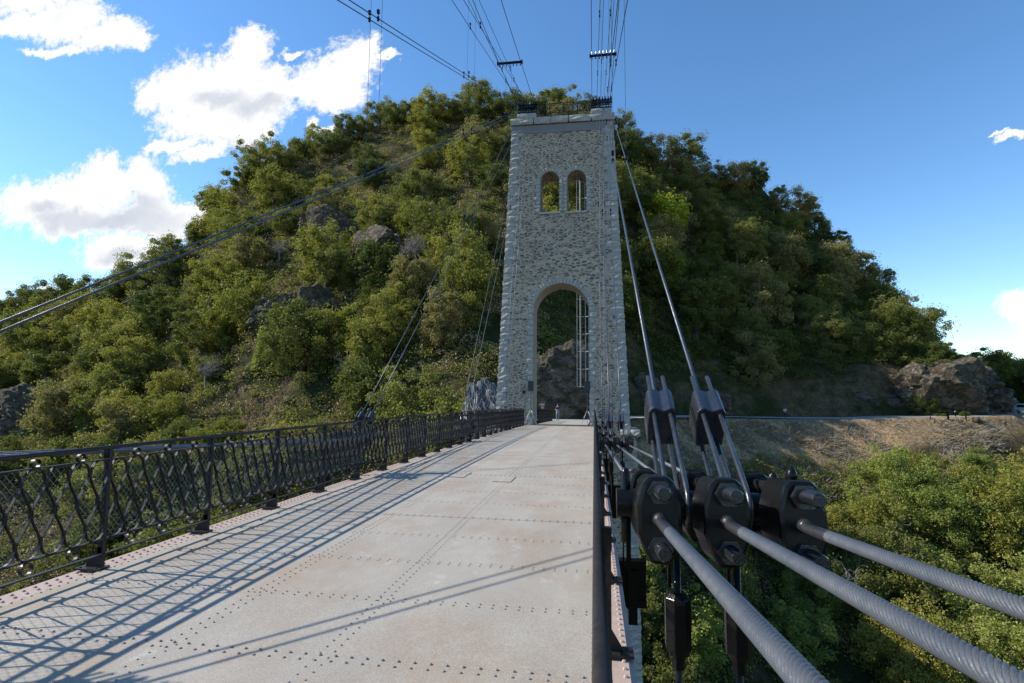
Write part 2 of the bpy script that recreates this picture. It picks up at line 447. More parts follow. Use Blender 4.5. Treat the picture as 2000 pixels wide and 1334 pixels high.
def tree_mesh(kind, rx, rz, trunk_h, nclump, nleaf, ls, leafmat, bark, bare=False):
    """returns crown mesh, trunk mesh; trunk base at origin"""
    H = trunk_h + rz * 1.15
    cs = []
    lobes = [(random.uniform(-.45, .45) * rx, random.uniform(-.45, .45) * rx, trunk_h + random.uniform(0, .5) * rz, random.uniform(.45, .72)) for _ in range(5)]
    lobes.append((0, 0, trunk_h + rz * .25, .8))
    for i in range(nclump):
        lx, ly, lz, lr = random.choice(lobes)
        d = rand_dirs(1)[0]; d[2] = d[2] * .95 + .12
        q = random.uniform(.55, 1.0) ** .6
        cs.append((lx + d[0] * rx * lr * q, ly + d[1] * rx * lr * q, lz + d[2] * rz * lr * q * 1.1))
    cs = np.array(cs)
    allc = []
    for c in cs:
        m = int(nleaf * random.uniform(.4, 1.5)); cr = rx * random.uniform(.11, .23)
        d = rand_dirs(m) * RNG.uniform(.25, 1, (m, 1)) ** .5
        allc.append(c + d * [cr, cr, cr * .75])
    # loose sprays
    m = int(nclump * nleaf * .10); k = RNG.integers(0, len(cs), m)
    allc.append(cs[k] * [1.08, 1.08, 1.03] + rand_dirs(m) * rx * .22)
    C = np.vstack(allc)
    tb = MB()
    top = Vector((random.uniform(-.1, .1) * rx, random.uniform(-.1, .1) * rx, trunk_h + rz * .35))
    r0 = .035 * H
    limb(tb, (0, 0, -.8), top, r0, r0 * .35, 8, .05, 6)
    sel = random.sample(range(len(cs)), min(len(cs), 26 if not bare else 60))
    for k in sel:
        t = random.uniform(.35, .95); a = Vector((0, 0, 0)).lerp(top, t); c = Vector(cs[k])
        limb(tb, a, c, r0 * .42 * (1.1 - t) + .02, .015 * H / 10 + .008, 5, .1, 4)
        if bare or random.random() < .5:
            for _ in range(5 if bare else 1):
                e = c + Vector(rand_dirs(1)[0] * rx * .35); limb(tb, c, e, .02, .008, 4, .1, 2)
    if bare: cm = None
    else:
        Vv, Ff = leaf_quads(C, ls)
        o = np_mesh('crown', Vv, Ff, leafmat); cm = o.data; bpy.data.objects.remove(o)
    o = tb.build('trunk', bark, smooth=True); tm = o.data; bpy.data.objects.remove(o)
    return cm, tm
def make_var(n, kinds, *a):
    out = {}
    for k in kinds:
        out[k] = [tree_mesh(k, *a[0](), LEAF[k], M_BARK) for _ in range(n)]
    return out
# mid distance hillside trees; crown radius about 4 m, height about 8 m at scale 1
def P1(): return (random.uniform(3.8, 5.2), random.uniform(4.6, 6.2), random.uniform(1.2, 2.0), 92, 200, .25)
TREES = make_var(3, ('olive', 'yellow', 'dark', 'brown'), P1)
def P2(): return (3.4, 3.6, 2.2, 90, 160, .22)
NEAR = make_var(2, ('pale', 'yellow', 'olive', 'dark'), P2)
NEAR['lime'] = [tree_mesh('lime', 3.9, 3.4, 3.0, 85, 100, .34, LEAF['lime'], M_BARK)]
BARE = [tree_mesh('bare', 2.6, 2.4, 2.2, 60, 10, .2, None, M_PALEBARK, True) for _ in range(2)]

def put_tree(x, y, z, cm, tm, s, sz, rz, name, label, cat, group=None):
    t = bpy.data.objects.new(name, None); t.empty_display_size = .5
    t.location = (x, y, z); t.rotation_euler = (0, 0, rz); t.scale = (s, s, sz)
    link(t); tag(t, label, cat, group)
    if cm is not None:
        link(bpy.data.objects.new('crown', cm), t)
    link(bpy.data.objects.new('trunk', tm), t)
    return t

OUT = [  # u, v, radius xyz, yaw  rock outcrops
    (-.519, .300, (7.5, 4.5, 7.5), .3), (-.425, .285, (8, 4.5, 5.5), -.5), (-.600, .140, (7.5, 4.5, 6.5), .9), (-.545, .165, (5, 3.5, 5), .2),
    (-1.191, -.065, (9, 5, 7.5), .2), (-1.23, .111, (6.5, 5, 7), 1.2), (-1.153, .178, (4.5, 4, 3), 0),
    (.583, .008, (9, 6, 7.5), .1), (.545, .000, (8, 5, 6.0), .8), (.617, -.006, (6.5, 5, 5.5), -.4),
    (-.050, .062, (6, 3.5, 6.5), .3), (-.092, .012, (3.5, 3, 4), 1.0), (-.032, .022, (4.5, 3, 4.5), -.3),
    (-.465, .456, (3.5, 3, 2.4), 0), (-.928, .185, (6.5, 4, 5), .5), (-.88, .21, (4.5, 3, 3.5), .1), (.098, .0, (4.5, 2.5, 4), .2), (.45, -.012, (5, 3, 3.4), .1), (.2, -.01, (5, 2.5, 3), -.2),
    (-.30, .20, (3.5, 3, 3), .4), (.515, -.012, (6, 4, 4.5), 2.1), (.600, .018, (7, 5, 5), 1.7), (-.57, .33, (4, 3, 5), 1.5)]
def rock_mesh(seed):
    me = bpy.data.meshes.new('rock'); import bmesh
    bm = bmesh.new(); bmesh.ops.create_icosphere(bm, subdivisions=5, radius=1)
    P_ = np.array([v.co[:] for v in bm.verts])
    # facet planes give the flat broken faces of a cliff
    rr = np.ones(len(P_)) * 1.25
    rg_ = np.random.default_rng(seed); D = rg_.normal(size=(26, 3)); D /= np.linalg.norm(D, axis=1)[:, None]
    for d in D:
        h_ = rg_.uniform(.72, 1.0); dot = P_ @ d
        rr = np.where(dot > .15, np.minimum(rr, h_ / np.maximum(dot, .15)), rr)
    n = fbm(P_[:, 0] * 3 + P_[:, 2] * 2.1, P_[:, 1] * 3 - P_[:, 2] * 1.3, 5, seed, .6)
    n2 = 1 - np.abs(fbm(P_[:, 0] * 2 + P_[:, 2] * 4.5, P_[:, 1] * 2 + P_[:, 2] * 1.5, 4, seed + 40)) * 2
    n3 = fbm(P_[:, 0] * 7 + P_[:, 2] * 9, P_[:, 1] * 8 - P_[:, 2] * 5, 3, seed + 9)
    rr = rr * (1 + n * .24 + n2 * .14 + n3 * .05)
    for v, s in zip(bm.verts, rr): v.co = v.co * s
    bm.to_mesh(me); bm.free(); me.materials.append(M_ROCK)
    return me
ROCKS = [rock_mesh(s) for s in (1, 2, 3, 4)]
rocklabels = ['tall lit grey cliff face high on the left hillside', 'dark overhung cliff right of the lit grey cliff', 'shaded dark rock wall low on the left hillside above the ivy',
    'rock shoulder above the shaded dark rock wall', 'big ribbed grey rock by the left edge above the railing', 'upright grey crag near the left edge, mid slope', 'small crag near the skyline by the left edge',
    'broad fractured grey rock face at right end of the hill', 'rock face above the roadside left of the right end crag', 'lowest rock face beside the road at the hill foot',
    'mossy rock wall seen through the tower arch', 'rock hump seen at left inside the tower arch', 'pale rock seen behind the ladder foot in the arch',
    'small rock poking out near the upper left skyline', 'brown scar of bare rock among dry grass on the far left slope', 'smaller bare ledge beside the brown scar', 'shaded rock just right of the tower foot above the road',
    'long shaded rock cutting above the road near the right', 'shaded rock cutting above the road behind the stays', 'small rock beneath the trees left of the tower', 'low rock ledge at the left of the right end crag', 'upper brown knob of the right end crag', 'narrow rock rib left of the lit grey cliff']
rockpos = []
for i, (u, v, rad, yaw) in enumerate(OUT):
    hx = slope_hit(u, v)
    if -.1 < u < -.02 and v < .1: hx = (u * 64, 64 + 40 * abs(u + .05), H0 + v * 64 - 2.6); rad = (rad[0] * 1.3, rad[1] * 1.1, rad[2] * 1.15)
    if hx is None: continue
    x, y, z = hx
    if u < .45: rad = tuple(q * (.88 if -.62 < u < -.4 else .72) for q in rad)
    else: y += 2.5; x += 1.2; rad = (rad[0] * .95, rad[1], rad[2] * .8)
    o = bpy.data.objects.new('rock_outcrop', ROCKS[i % 4]); link(o)
    o.location = (x * 1.0, y + rad[1] * .05, z - rad[2] * .12); o.scale = rad; o.rotation_euler = (0, 0, yaw)
    tag(o, rocklabels[i], 'rock'); rockpos.append((x, y, max(rad) * .8, z))

def region(u, v):
    if u < -.95: c = 'near the left edge'
    elif u < -.72: c = 'left of the grey cliff'
    elif u < -.52: c = 'below the left shoulder'
    elif u < -.36: c = 'above the left stay blocks'
    elif u < -.17: c = 'left of the tower'
    elif u < -.02: c = 'behind the tower'
    elif u < .14: c = 'just right of the tower'
    elif u < .28: c = 'right of the two thick stays'
    elif u < .44: c = 'mid right hillside'
    elif u < .58: c = 'on the right shoulder'
    else: c = 'near the right edge'
    if v > .5: r = 'near the summit'
    elif v > .38: r = 'high on the hill'
    elif v > .25: r = 'upper slope'
    elif v > .14: r = 'middle slope'
    elif v > .04: r = 'lower slope'
    elif v > -.06: r = 'at road height'
    elif v > -.2: r = 'below the road'
    else: r = 'deep in the gorge'
    return c, r
HUE = dict(olive='olive green', yellow='yellowing', dark='dark green', brown='khaki brown', lime='lime green', pale='pale green')
placed = []; ntree = 0
def try_tree(x, y, crown, mindist):
    for (a, b, c) in placed:
        if (a - x) ** 2 + (b - y) ** 2 < (mindist * (crown + c) * .5) ** 2: return False
    for (a, b, c, d) in rockpos:
        if (a - x) ** 2 + ((b - y) * .75 - 3.5) ** 2 < (c * 1.05) ** 2: return False
    return True
def plant(x, y, kinds, pool, smin, smax, skip=0.0):
    global ntree
    s = random.uniform(smin, smax); u0 = x / y
    if not try_tree(x, y, s * 5.0, (.64 if u0 < 0 else .70) if pool is TREES else .8): return False
    z = float(height(x, y)); k = random.choice(kinds)
    cm, tm = random.choice(pool[k]); u = x / y; v = (z + 5 * s - H0) / y
    c, r = region(u, v); big = 'large' if s > (smin + smax) / 2 + .1 else ('small' if s < (smin + smax) / 2 - .1 else 'medium')
    lab = f"{big} {HUE[k]} tree, {r}, {c}"
    put_tree(x, y, z - .2, cm, tm, s, s * random.uniform(.9, 1.15), random.uniform(0, 6.28), 'broadleaf_tree', lab, 'tree', f"{HUE[k]} trees {c}")
    placed.append((x, y, s * 5.0)); ntree += 1
    return True
# two or three single trees the photo makes stand out
for (u, v, k, s, lab) in [(.118, .300, 'lime', 1.75, 'big bright lime green tree right of the thick stays'), (.128, .225, 'lime', 1.1, 'smaller lime green tree under the big lime one'),
                          (.290, .150, 'brown', 1.75, 'big khaki brown tree bulging out of the right hillside'), (.335, .235, 'brown', 1.5, 'khaki tree above the bulging khaki brown one'),
                          (.275, .050, 'brown', 1.25, 'khaki tree hanging low over the road cutting'), (-.479, .08, 'yellow', 1.35, 'wide golden green tree left above the near stay blocks')]:
    hx = slope_hit(u, v - .03)
    pool = NEAR if k in NEAR else TREES
    cm, tm = pool[k][0] if k != 'brown' else TREES[k][random.randrange(3)]
    put_tree(hx[0], hx[1], hx[2] - .3, cm, tm, s, s, random.uniform(0, 6), 'broadleaf_tree', lab, 'tree', None); placed.append((hx[0], hx[1], s * 3.0)); ntree += 1
# ridge line first so that the skyline is wooded
uu = np.concatenate([np.arange(-1.32, -.70, .05), np.arange(-.70, .552, .034)])
for u in uu:
    thh = math.atan(u); yr = float(tab(thh, 4)) - random.uniform(2, 9); left = u < -.02
    plant(u * yr, yr, ['yellow', 'olive', 'olive'] if left else ['olive', 'dark', 'brown', 'olive'], TREES, .85, 1.3)
cand = []
for _ in range(9000):
    u = random.uniform(-1.36, .55)
    thh = math.atan(u); yb = float(tab(thh, 3)); yr = float(tab(thh, 4)); t = random.random()
    tmin = .10 if u > -.1 else -.45
    t = tmin + (1 - tmin) * t
    cand.append((u, yb + (yr - yb) * t, t))
for u, y, t in cand:
    if ntree > 252: break
    if u > -.15 and y < float(tab(math.atan(u), 3)) + (9 if u < .1 else 5): continue
    x = u * y
    gap = float(fbm(np.array([x / 12.]), np.array([y / 12. + float(height(x, y)) / 18]), 3, 55)[0])
    if u < -.05 and gap < -.30: continue
    if -.16 < u < -.0 and t < .35: continue
    left = u < -.02
    kinds = (['olive', 'yellow', 'dark', 'olive', 'yellow', 'brown', 'yellow'] if left else (['olive', 'dark', 'olive', 'brown'] if u < .28 else ['brown', 'olive', 'dark', 'olive']))
    if t < .25 and not left: kinds = ['dark', 'dark', 'olive']
    plant(x, y, kinds, TREES, .75, 1.4 if left else 1.5)
print('hill trees', ntree)
BIGN = {k: [tree_mesh(k, 5.6, 6.6, 2.2, 130, 210, .24, LEAF[k], M_BARK)] for k in ('pale', 'yellow', 'olive')}
for (u, y, k, s, lab) in [(.500, 76, 'pale', 1.0, 'large pale green tree rising in front of the brown bank'), (.565, 73, 'pale', .95, 'pale green tree right of the large one, crown a little lower'),
        (.635, 72, 'yellow', 1.15, 'tall yellow green tree topping out below the parked car'), (.70, 74, 'pale', 1.2, 'broad pale tree at the right edge below the road'), (.430, 66, 'olive', .8, 'round olive tree left of the large pale one'),
        (.60, 58, 'pale', .95, 'pale tree in the middle of the lower right scrub'), (.50, 56, 'yellow', .85, 'yellow tree above the outer thick rope'), (.70, 60, 'olive', 1.0, 'olive tree at the right edge above the outer thick rope'),
        (.36, 62, 'pale', .62, 'small pale tree just right of the third clamp block'), (.40, 50, 'olive', .8, 'olive tree between the middle and outer ropes')]:
    cm, tm = BIGN[k][0]; z = float(height(u * y, y))
    put_tree(u * y, y, z - .3, cm, tm, s, s, u * 40, 'broadleaf_tree', lab, 'tree', None); placed.append((u * y, y, 5 * s)); ntree += 1
# gorge side right: pale scrubby trees below the bank
c0 = ntree
for _ in range(2500):
    if ntree - c0 > 46: break
    u = random.uniform(.07, .92); yl = float(tab(math.atan(u), 1)); dep = float(np.interp(u, [.07, .3, .45, .55, .8], [20, 24, 17, 10, 8]))
    y = random.uniform(42, yl - dep)
    kinds = ['pale', 'pale', 'olive', 'yellow'] if u > .4 else ['olive', 'yellow', 'dark', 'pale']
    plant(u * y, y, kinds, NEAR, .6, 1.05 if u < .45 else 1.25)
for i, (u, y, s) in enumerate([(.535, 103.5, .62), (.555, 105.5, .75), (.575, 109, .7), (.60, 110, .55), (.625, 112, .6), (.57, 99.2, .22), (.605, 99.5, .2), (.645, 132, 1.1), (.66, 140, 1.3), (.635, 138, 1.2)]):
    z = float(height(u * y, y)); cm, tm = TREES['dark'][i % 3]
    put_tree(u * y, y, z - .6, cm, tm, s, s, i * 1.7, 'broadleaf_tree', ['dark tree over the left shoulder of the right end crag', 'dark tree just behind the right end crag', 'dark tree on top of the right end crag', 'low dark bush right on the crag top', 'dark bush at the right foot of the crag',
        'small dark bush at the crag base above the barrier', 'small dark bush at the crag base near the boulder', 'dark tree filling the gap right of the crag', 'taller dark tree left of the hoarding panels', 'dark tree behind the gap right of the crag'][i], 'tree')
for i, (x_, y_, s_, k) in enumerate([(-1.2, 70, .55, 'dark'), (-5.4, 71, .6, 'olive'), (-3.2, 74, .6, 'yellow'), (-7.5, 69, .6, 'dark'), (-2.4, 66.5, .22, 'olive')]):
    z = float(height(x_, y_)); cm, tm = TREES[k][i % 3]
    put_tree(x_, y_, max(z, -1) - .3, cm, tm, s_, s_ * 1.1, i * 2.1, 'broadleaf_tree', ['dark small tree at right behind the rocks inside the arch', 'olive small tree behind the rocks at the arch centre', 'yellowing small tree higher up inside the arch view', 'dark small tree at the left jamb of the arch view', 'little olive bush growing on the rocks inside the arch'][i], 'tree')
for u, y, k, s in [(.73, 135, 'dark', 1.5), (.70, 150, 'dark', 1.7), (.67, 142, 'dark', 1.2), (.76, 128, 'olive', 1.4), (.80, 140, 'dark', 1.4), (.685, 165, 'dark', 1.5), (.72, 160, 'olive', 1.6), (.655, 150, 'dark', 1.1)]:
    z = float(height(u * y, y)); cm, tm = random.choice(TREES[k])
    put_tree(u * y, y, z - .3, cm, tm, s, s * .95, random.uniform(0, 6), 'broadleaf_tree', f"{'tall' if s > 1.35 else 'lower'} {HUE[k]} tree beyond the white car at the right edge", 'tree', 'trees beyond the white car')
print('all trees', ntree)
for i, (u, v, s, lab) in enumerate([(-.336, .255, 1.0, 'bare grey tree below the upper stay clamps'), (-.454, .01, 1.15, 'bare pale branched tree above the near stay blocks'), (-.36, .25, .8, 'small bare grey shrub beside the bare grey tree'),
                    (.47, -.22, .9, 'bare pale twiggy tree low in the right foreground scrub'), (.40, -.33, 1.0, 'bare grey tree in the deep scrub between the thick cables'), (.5, .12, .7, 'dead bleached tree on the right shoulder'), (-.76, .02, .9, 'bare twiggy tree left of the ivy column'), (-1.02, .05, .8, 'bare twiggy tree in the left slope scrub'), (-.88, .13, .8, 'bare tree at the foot of the brown scar'), (-.27, .16, .8, 'bare twiggy tree between the cliff and the tower'), (-.62, .27, .7, 'bare shrub at the left foot of the lit grey cliff')]):
    hx = slope_hit(u, v)
    if hx: put_tree(hx[0], hx[1] - 2.5, hx[2] - .5, None, BARE[i % 2][1], s, s, i * 1.3, 'bare_tree', lab, 'tree', None)

# ivy column on a dead trunk
hx = slope_hit(-.669, .04)
iv = empty('ivy_clad_trunk', hx, 'dead trunk wrapped in pale ivy leaves standing alone on the left slope', 'tree')
m = 2600; d = rand_dirs(m) * RNG.uniform(.7, 1, (m, 1)); tz = RNG.uniform(0, 1, m)
C = np.stack([d[:, 0] * (1.3 - .5 * tz) + tz * .9, d[:, 1] * 1.1, tz * 7.0], -1)
Vv, Ff = leaf_quads(C, .3, .2); np_mesh('ivy_leaves', Vv, Ff, LEAF['pale'], iv)
tb = MB(); tb.tube([Vector(hx) + Vector(q) for q in ((0, 0, -1), (.3, 0, 2), (.6, 0, 4.5), (.9, 0, 6.6))], [.3, .25, .2, .1], 7); tb.build('trunk', M_BARK, iv, True)

# undergrowth: shrub clumps spread over slope, one uncountable mass per kind
def scrub(name, n, urange, trange, mats, rad, leaves, ls, seed, belowbank=False, dens=-.15, label=None):
    rg_ = np.random.default_rng(seed)
    u = rg_.uniform(*urange, n * 4); th = np.arctan(u)
    yb = tab(th, 3 if not belowbank else 1); yr = tab(th, 4); t = rg_.uniform(*trange, n * 4)
    Y = np.where(t > 0, yb + (yr - yb) * t, yb + 60 * t)
    x = u * Y; z = height(x, Y)
    g = fbm(x / 8, Y / 8, 3, seed); k = (g > dens)
    for (a, b, c, dd) in rockpos: k &= ((x - a) ** 2 + (Y - b) ** 2 > (c * .75) ** 2)
    if not belowbank: k &= ~((u > -.13) & (Y < tab(th, 3) + 1.5) & (Y > tab(th, 1) - 1))
    k = np.nonzero(k)[0][:n]
    cc = np.stack([x, Y, z], -1)[k]; R_ = rg_.uniform(rad[0], rad[1], len(cc))
    per = leaves
    C = np.repeat(cc, per, 0); d = rand_dirs(len(C)) * RNG.uniform(.3, 1, (len(C), 1)) ** .5; d[:, 2] = np.abs(d[:, 2]) * .8
    C = C + d * np.repeat(R_, per)[:, None]
    Vv, Ff = leaf_quads(C, ls)
    o = np_mesh(name, Vv, Ff, mats, mi=np.repeat(rg_.integers(0, len(mats), len(cc)), per))
    tag(o, label, 'undergrowth', kind='stuff'); return o
scrub('hillside_undergrowth', 6800, (-1.38, -.08), (-.9, 1.0), [LEAF['olive'], LEAF['brown'], LEAF['yellow'], M_STRAW, LEAF['dark'], M_STRAW], (.9, 2.8), 130, .31, 5, dens=-.55, label='low shrubs and dry grass between the trees of the left hillside')
scrub('shaded_undergrowth', 2400, (-.08, .60), (.09, 1.0), [LEAF['olive'], LEAF['dark'], LEAF['dark']], (1.0, 2.8), 120, .32, 6, dens=-.5, label='dark shrubs under the trees of the right hillside')
scrub('gorge_scrub', 3600, (.04, .95), (-.95, -.14), [LEAF['pale'], LEAF['olive'], LEAF['yellow'], M_STRAW], (.6, 1.7), 75, .25, 8, True, dens=-.35, label='pale scrub covering the slope below the brown bank')
# cut branches and dry brush on the bank
def brush(n, seed):
    rg_ = np.random.default_rng(seed); u = rg_.uniform(.0, .66, n * 2); th = np.arctan(u); yl = tab(th, 1)
    Y = yl - rg_.uniform(.5, 24, n * 2) ** 1.0; x = u * Y; z = height(x, Y)
    k = np.nonzero(fbm(x / 4, Y / 4, 3, 31) > .0)[0][:n]
    P0 = np.stack([x, Y, z + .05], -1)[k]; m_ = len(P0)
    d = rg_.normal(size=(m_, 3)); d[:, 2] = np.abs(d[:, 2]) * .35; d /= np.linalg.norm(d, axis=1)[:, None]
    Ls = rg_.uniform(.4, 2.2, (m_, 1)); w = np.cross(d, rand_dirs(m_)) * rg_.uniform(.02, .06, (m_, 1))
    A_ = P0 - d * Ls * .3; B_ = P0 + d * Ls * .7; B_[:, 2] += .1
    w2 = np.cross(d, w); w2 = w2 / (np.linalg.norm(w2, axis=1)[:, None] + 1e-9) * np.linalg.norm(w, axis=1)[:, None]
    V_ = np.stack([A_ - w, A_ + w * .5 + w2, A_ + w * .5 - w2, B_ - w * .4, B_ + w * .2 + w2 * .4, B_ + w * .2 - w2 * .4], 1).reshape(-1, 3)
    b = (np.arange(m_) * 6)[:, None]
    F_ = np.concatenate([b + [0, 1, 4, 3], b + [1, 2, 5, 4], b + [2, 0, 3, 5]], 0)
    o = np_mesh('cut_brush', V_, F_, [M_STRAW, M_PALEBARK], mi=np.tile(rg_.integers(0, 2, m_), 3))
    tag(o, 'cut dry branches and straw scattered over the brown bank', 'brush', kind='stuff')
brush(16000, 3)
# ------------------------------------------------------------------ bridge deck
XL, XR = -4.45, 0.0
XC = -2.22
def dz(y): return -.00036 * y * abs(y) if y > 0 else -.00012 * y * y
TY = 36.0                      # front face of the tower at deck level
deck = empty('bridge_deck', (XC, 0, 0), 'long pale grey gritty steel deck with rivet rows leading through the arch', 'bridge deck')
mb = MB(); y = -9.0; PL = 3.88; y -= .61
def slab(mb, x0, x1, y0, y1, th=.012, top=0.0, n=4):
    vs = []; fs = []
    for i in range(n + 1):
        yy = y0 + (y1 - y0) * i / n; zz = dz(yy) + top
        vs += [(x0, yy, zz), (x1, yy, zz), (x1, yy, zz - th), (x0, yy, zz - th)]
    for i in range(n):
        a = 4 * i
        fs += [(a, a + 1, a + 5, a + 4), (a + 1, a + 2, a + 6, a + 5), (a + 2, a + 3, a + 7, a + 6), (a + 3, a, a + 4, a + 7)]
    fs += [(0, 3, 2, 1), (4 * n, 4 * n + 1, 4 * n + 2, 4 * n + 3)]
    mb.add(vs, fs)
k = 0; joints = []
yy = 3.27 - PL * 4
while yy < TY - .2:
    y1 = min(yy + PL, TY - .15)
    slab(mb, XL + .03, XR - .012, yy + .001, y1 - .0005, .014, .002 * (k % 2)); joints.append(y1); yy = y1; k += 1
    if y1 >= TY - .2: break
slab(mb, -4.0, -.42, TY - .1, 57.8, .03, .01, 24)
plates = mb.build('deck_plate', M_DECK, deck)
mb = MB()
yr = 3.27 - .97 * 5
while yr < TY - .5:                                # double rivet rows across
    j = abs(((yr - 3.27) / PL) - round((yr - 3.27) / PL)) < .05
    nn = 6 if yr < 14 else 4
    for s, st in ((-.035, 0), (.035, .5 * .0)):
        x = XR - .07
        while x > XL + .08:
            mb.dome((x + st, yr + s * (1.0 if j else .8), dz(yr) + .004), .0085 if not j else .011, .005 if not j else .007, nn); x -= .101
    yr += .97
for xr_, st in ((-1.62, .035), (-1.70, 0), (-2.66, .035), (-2.74, 0), (XR - .022, 0), (XL + .05, 0)):
    yy = 0.6
    while yy < TY - .4:
        s = 1 if yy < 14 else 1
        mb.dome((xr_, yy + st, dz(yy) + .003), .0085, .005, 6 if yy < 9 else 4); yy += .075 if xr_ > -.1 or xr_ < -4 else .088
mb.build('rivet_rows', M_RIVET, deck)
mb = MB()                                           # thin raised frames of two hatches
for (cx, y0, y1) in ((-1.55, 10.2, 10.9), (-2.55, 10.6, 11.3)):
    for dx in (-.0, .34):
        if dx == 0: mb.box((cx - dx, (y0 + y1) / 2, dz((y0 + y1) / 2) + .006), (.008, (y1 - y0), .006), Matrix.Rotation(-.00072 * (y0 + y1) / 2, 3, 'X'))
    mb.box((cx - .17, y0, dz(y0) + .007), (.34, .012, .006))
mb.build('hatch_frame', M_RUBBER, deck)
for sgn, x0, nm in ((1, XR, 'r'), (-1, XL, 'l')):
    mb = MB()
    a, b = (x0 - .01, x0 + .235) if sgn > 0 else (x0 - .235, x0 + .04)
    slab(mb, min(a, b), max(a, b), -9.6, TY - .1, .016, -.018, 36)
    cx = x0 + sgn * .09
    for i in range(36):                              # girder web
        ya = -9.6 + i * (TY + 9.5) / 36; yb_ = ya + (TY + 9.5) / 36 - .002
        mb.box((cx, (ya + yb_) / 2, dz((ya + yb_) / 2) - .49), (.014, yb_ - ya, .91), Matrix.Rotation(-.00072 * max(ya, 0), 3, 'X'))
        mb.box((cx, (ya + yb_) / 2, dz((ya + yb_) / 2) - .955), (.26, yb_ - ya, .016), Matrix.Rotation(-.00072 * max(ya, 0), 3, 'X'))
    yy = .5
    while yy < TY - .4:
        n = 6 if yy < 11 else 4
        for off in ((.055, .175) if sgn > 0 else (-.0, .085, .165)):
            mb.dome((x0 + sgn * off, yy + (0.04 if off > .1 else 0), dz(yy) - .018), .0155, .014, n)
        yy += .092
    mb.build('edge_girder', M_PINK, deck)
mb = MB(); mb.box((-2.16, TY - .06, dz(TY) + .012), (4.05, .07, .05)); mb.build('threshold_strip', M_YEL, deck)
for yn in (-6.6, 2.2, 10.6, 19.6, 28.8):
    mb = MB()
    z = dz(yn)
    mb.box((XC, yn, z - 1.45), (6.3, .22, .12)); mb.box((XC, yn, z - 2.15), (6.3, .22, .12)); mb.box((XC, yn, z - 1.8), (6.3, .02, .58))
    for xx in (-5.1, -3.6, XC, -.9, .62): mb.box((xx, yn, z - 1.62), (.08, .18, 1.25))
    for xx in (-5.12, .68): mb.box((xx, yn, z - 2.02), (.16, .30, .95))
    mb.build('cross_beam', M_BLACK, deck)

# ------------------------------------------------------------------ tower
TC = -2.12
def half(z): return 4.40 - (z + .5) * (4.40 - 3.50) / 21.2
def yfront(z): return TY + .022 * (z + .5)
def yback(z): return TY + 2.75 - .028 * (z + .5)
ZT = 20.55
tower = empty('stone_bridge_tower', (TC, TY, 0), 'tall tapering rubble stone bridge tower with arched portal and twin arched windows', 'tower')
def arch(cx, r, zs, n=24): return [(cx + r * math.cos(a), zs + r * math.sin(a)) for a in [PI - PI * i / n for i in range(n + 1)]]
PC, PR, PS, PB = -2.16, 1.88, 7.22, -.62
portal = [(PC - PR, PB - 1.2)] + arch(PC, PR, PS) + [(PC + PR, PB - 1.2)]
WZ0, WR, WS = 14.12, .66, 16.42
wins = [(-2.93 - .02, WR), (-1.08 - .02, WR)]
outer = [(TC - half(PB), PB - 1.2), (TC - half(ZT), ZT), (TC + half(ZT), ZT), (TC + half(PB), PB - 1.2)]
full = [outer[0], outer[1], outer[2], outer[3], (PC + PR, PB - 1.2)] + arch(PC, PR, PS)[::-1] + [(PC - PR, PB - 1.2)]
holes = [[(c - r, WZ0)] + arch(c, r, WS, 16) + [(c + r, WZ0)] for c, r in wins]
polys = [[Vector((x, z, 0)) for x, z in full]] + [[Vector((x, z, 0)) for x, z in h] for h in holes]
tris = tessellate_polygon(polys)
flat = [p for pl in polys for p in pl]
mb = MB()
n = len(flat)
mb.add([(p.x, yfront(p.y), p.y) for p in flat] + [(p.x, yback(p.y), p.y) for p in flat], [tuple(t) for t in tris] + [tuple(n + i for i in t[::-1]) for t in tris])
b = 0
for pl in polys:
    m = len(pl)
    mb.f.extend([(b + i, b + (i + 1) % m, n + b + (i + 1) % m, n + b + i) for i in range(m)]); mb.m.extend([0] * m); b += m
import bmesh
body = mb.build('masonry_wall', M_MASON, tower)
bm = bmesh.new(); bm.from_mesh(body.data); bmesh.ops.recalc_face_normals(bm, faces=bm.faces); bm.to_mesh(body.data); bm.free()
# smooth plastered band inside the portal
mb = MB()
for (cx, r, zs, z0) in ((PC, PR, PS, PB),):
    pr = [(cx - r + .012, z0)] + [(cx + (r - .012) * math.cos(a), zs + (r - .012) * math.sin(a)) for a in [PI - PI * i / 24 for i in range(25)]] + [(cx + r - .012, z0)]
    vs = []
    for x, z in pr: vs += [(x, yfront(z) + .30, z), (x, yback(z) - .25, z)]
    mb.add(vs, [(2 * i, 2 * i + 1, 2 * i + 3, 2 * i + 2) for i in range(len(pr) - 1)])
mb.build('portal_lining', m_granite('portal_render', (.36, .31, .24), (.42, .37, .29), (.30, .26, .21)), tower)

